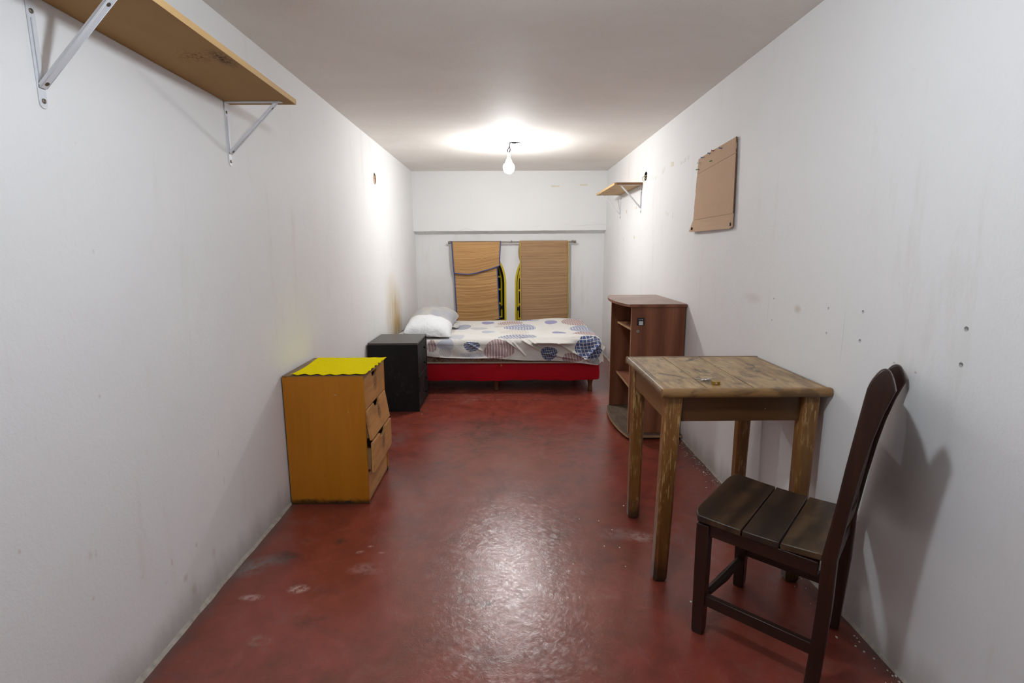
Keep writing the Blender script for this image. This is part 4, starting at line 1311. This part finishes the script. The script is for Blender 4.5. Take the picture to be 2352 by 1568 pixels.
put('ring', MB().tube(ringp, .0012, 6, False), M_chr, KR, local=True)
def key(a, zz, name='key'):
    h = .0009
    mb = MB()
    prof = [(.010 + .009 * cos(2 * pi * k / 14), .008 * sin(2 * pi * k / 14)) for k in range(2, 13)]
    blade = [(.010 + .009, -.003), (.026, -.0028), (.029, -.001), (.032, -.003), (.036, -.0012), (.041, -.0028), (.045, 0), (.042, .0025), (.019, .003)]
    mb.prism([(.004, -.004), (.010, -.008), (.017, -.006), *blade, (.017, .006), (.010, .008), (.004, .004)], 'z', zz, zz + .0018)
    mb.v = [((x) * cos(a) - y * sin(a), x * sin(a) + y * cos(a), z) for x, y, z in mb.v]
    put(name, mb, M_chr, KR, local=True)
key(radians(150), .0002)
key(radians(215), .0022)
key(radians(20), .0044)

# ------------------------------------------------------------------ dark wooden chair
DK = ((.016, .0055, .0030), (.029, .0098, .0050), (.047, .017, .0080))
M_ch = wood('dark_stained_wood', *DK, axis=2, fine=36, broad=6, rough=.34, spec=.5)
M_chx = wood('dark_stained_rail', *DK, axis=0, fine=36, broad=6, rough=.36, spec=.5)
M_chy = wood('dark_stained_side_rail', *DK, axis=1, fine=36, broad=6, rough=.36, spec=.5)
M_se = [wood('chair_seat_plank_%s' % n_, d_, m_, l_, axis=0, fine=42, broad=5, rough=.40, spec=.45, ring=4, blotch=(.022, .014, .009), blotch_amt=.6)
        for n_, d_, m_, l_ in (('front', (.028, .014, .007), (.052, .027, .013), (.085, .046, .022)), ('middle', (.022, .013, .009), (.040, .023, .014), (.062, .036, .021)), ('rear', (.050, .028, .013), (.085, .048, .022), (.12, .070, .034)))]
CH_ = thing('chair', 'dark stained wooden chair with plank seat in the near right corner', 'chair', (.9085, 1.676, 0), radians(49.5))
def right_x(y):
    return .212 - .040 * (.205 - y) / .385
def dish(x, y):
    return -.012 * cos(pi * y / .5) + .004
def plank(y0, y1, mat, front=False):
    mb = MB()
    nx, ny = 12, 4
    def P(i, j, z):
        y = y0 + (y1 - y0) * j / ny
        xl, xr = -.213, right_x(y)
        x = xl + (xr - xl) * i / nx
        if front and j == ny:
            y -= .020 * max(0, abs(2 * i / nx - 1) - .80) / .20
        return (x, y, z + dish(x, y))
    w = nx + 1
    for z in (.441, .419):
        for j in range(ny + 1):
            for i in range(nx + 1):
                mb.v.append(P(i, j, z))
    o = w * (ny + 1)
    for j in range(ny):
        for i in range(nx):
            k = j * w + i
            mb.f += [(k, k + 1, k + w + 1, k + w), (o + k, o + k + w, o + k + w + 1, o + k + 1)]
    for i in range(nx):
        mb.f += [(i, o + i, o + i + 1, i + 1), (ny * w + i, ny * w + i + 1, o + ny * w + i + 1, o + ny * w + i)]
    for j in range(ny):
        mb.f += [(j * w, (j + 1) * w, o + (j + 1) * w, o + j * w), (j * w + nx, o + j * w + nx, o + (j + 1) * w + nx, (j + 1) * w + nx)]
    return put('seat_plank', mb, mat, CH_, bevel=.003, local=True)
plank(.050, .208, M_se[0], True)
plank(-.062, .0460, M_se[1])
plank(-.178, -.066, M_se[2])
A_, B_, C_, D_ = (-.185, .172), (.170, .145), (.150, -.190), (-.207, -.190)
def bar(p, q, w, z0, z1):
    """square rail between two plan points"""
    d = Vector((q[0] - p[0], q[1] - p[1], 0)).normalized()
    n_ = Vector((-d.y, d.x, 0)) * (w / 2)
    P, Q = Vector((*p, 0)), Vector((*q, 0))
    return MB().loft([[tuple(e + n_ * a + Vector((0, 0, z))) for a, z in ((-1, z0), (1, z0), (1, z1), (-1, z1))] for e in (P, Q)])
for lx, ly in (A_, B_):
    put('front_leg', MB().loft([[(lx + a * w_, ly + b_ * w_, z) for a, b_ in ((-1, -1), (1, -1), (1, 1), (-1, 1))] for z, w_ in ((0, .016), (.01, .019), (.25, .0210), (.408, .0210))]), M_ch, CH_, bevel=.003, local=True)
PROF = [(0, -.162, -.201), (.10, -.168, -.206), (.28, -.176, -.215), (.44, -.177, -.216), (.59, -.197, -.233), (.71, -.210, -.249), (.80, -.221, -.264), (.88, -.231, -.282), (.92, -.236, -.294), (.945, -.2395, -.302), (.960, -.2435, -.2985), (.974, -.249, -.2945), (.986, -.2555, -.290), (.995, -.262, -.285), (1.001, -.269, -.2795)]
def post(x0, x1, lean, top, squeeze):
    rings = []
    for z, ya, yb in PROF:
        k = max(0, (z - .45) / .55)
        dx, dy = lean * k, squeeze * k
        hw = 0 if z < .95 else (x1 - x0) * .5 * .45 * ((z - .95) / .051) ** 2
        zz = z * (1 + (top - 1) * k)
        rings.append([(x0 + dx + hw, ya + dy, zz), (x1 + dx - hw, ya + dy, zz), (x1 + dx - hw, yb + dy, zz), (x0 + dx + hw, yb + dy, zz)])
    put('back_post', MB().loft(rings), M_ch, CH_, bevel=.005, seg=3, local=True)
post(-.226, -.192, 0, 1, 0)
post(.122, .158, -.052, .962, -.004)
put('side_rail', bar(A_, (D_[0], D_[1] + .02), .022, .368, .412), M_chy, CH_, bevel=.002, local=True)
put('side_rail', bar(B_, (C_[0], C_[1] + .02), .022, .368, .412), M_chy, CH_, bevel=.002, local=True)
put('front_rail', bar(A_, B_, .022, .368, .412), M_chx, CH_, bevel=.002, local=True)
put('back_rail', bar((D_[0] + .012, D_[1] - .004), (C_[0] - .012, C_[1] - .004), .020, .368, .410), M_chx, CH_, bevel=.002, local=True)
put('side_stretcher', bar(A_, (D_[0], D_[1] + .015), .020, .112, .150), M_chy, CH_, bevel=.002, local=True)
put('side_stretcher', bar(B_, (C_[0], C_[1] + .015), .020, .138, .178), M_chy, CH_, bevel=.002, local=True)
put('front_stretcher', MB().tube([(A_[0] + .015, A_[1] - .005, .130), ((A_[0] + B_[0]) / 2, .150, .126), (B_[0] - .015, B_[1] - .002, .122)], [.012, .017, .012], 12), M_chx, CH_, local=True)
def back_y(z, t):
    return -.198 - max(0, z - .45) * .125 - .010 * sin(pi * t)
def back_slab(z0, z1, hump, th):
    rings = []
    for k in range(15):
        t = k / 14
        x = -.197 + (.338 - .030 * max(0, (z0 - .45) / .55)) * t
        zt = z1 - .030 * t + hump * sin(pi * t)
        rings.append([(x, back_y(z0, t) - th / 2, z0), (x, back_y(zt, t) - th / 2, zt), (x, back_y(zt, t) + th / 2, zt), (x, back_y(z0, t) + th / 2, z0)])
    return MB().loft(rings)
put('crest_rail', back_slab(.845, .920, .014, .020), M_chx, CH_, bevel=.004, local=True)
put('lower_back_rail', back_slab(.50, .56, 0, .018), M_chx, CH_, bevel=.003, local=True)
for t0, t1 in ((.02, .33), (.335, .655), (.66, .98)):
    rings = []
    for z in (.545, .70, .80, .86):
        wd = .338 - .030 * (z - .45) / .55
        a, b = -.197 + wd * t0, -.197 + wd * t1
        ya, yb = back_y(z, t0), back_y(z, t1)
        rings.append([(a, ya - .005, z), (b, yb - .005, z), (b, yb + .005, z), (a, ya + .005, z)])
    put('back_plank', MB().loft(rings), M_ch, CH_, bevel=.0015, local=True)

# ------------------------------------------------------------------ plaster crumbs at the foot of the right wall
M_crumb = plain('plaster_crumbs', (.68, .62, .52), .85, .2, 90)
cb = MB()
rd = random.Random(11)
for k in range(260):
    y = 1.0 + 2.5 * rd.random() ** 1.2 if k % 3 else rd.uniform(2.3, 3.5)
    x = XR - .012 - abs(rd.gauss(0, .035))
    s = rd.uniform(.0010, .0040)
    a = rd.uniform(0, 6)
    p = [(x + s * cos(a + q) * rd.uniform(.6, 1.3), y + s * sin(a + q) * rd.uniform(.6, 1.6)) for q in (0, 1.3, 2.5, 3.7, 5)]
    cb.prism(p, 'z', 0, s * .6)
cr_o = solo('plaster_crumbs', cb, M_crumb, 'crumbs of white plaster fallen along the foot of the right wall', 'debris', (XR - .03, 2.5, 0), smooth=False)
cr_o['kind'] = 'stuff'
# single paint flakes on the floor
rd = random.Random(21)
for k, (x, y) in enumerate([(.44, 2.41), (.49, 2.327), (.427, 2.186), (.493, 2.174), (.272, 2.051), (.488, 2.029), (.348, 2.429), (.595, 2.565), (.684, 1.80), (-.697, 4.15)]):
    s = rd.uniform(.0022, .0040)
    a = rd.uniform(0, 6)
    p = [(x + s * cos(a + q) * rd.uniform(.7, 1.2), y + 1.5 * s * sin(a + q) * rd.uniform(.7, 1.2)) for q in (0, 1.2, 2.5, 3.7, 5)]
    lab = 'tiny white paint flake alone on the floor in front of the black drawers' if x < 0 else 'tiny white paint flake lying on the red floor to the left of the table'
    solo('paint_flake', MB().prism(p, 'z', 0.0003, .0015), M_crumb, lab if x < .65 else 'tiny white paint flake on the floor between the front table leg and the chair', 'debris', (x, y, 0), group='paint flakes on the floor', smooth=False)
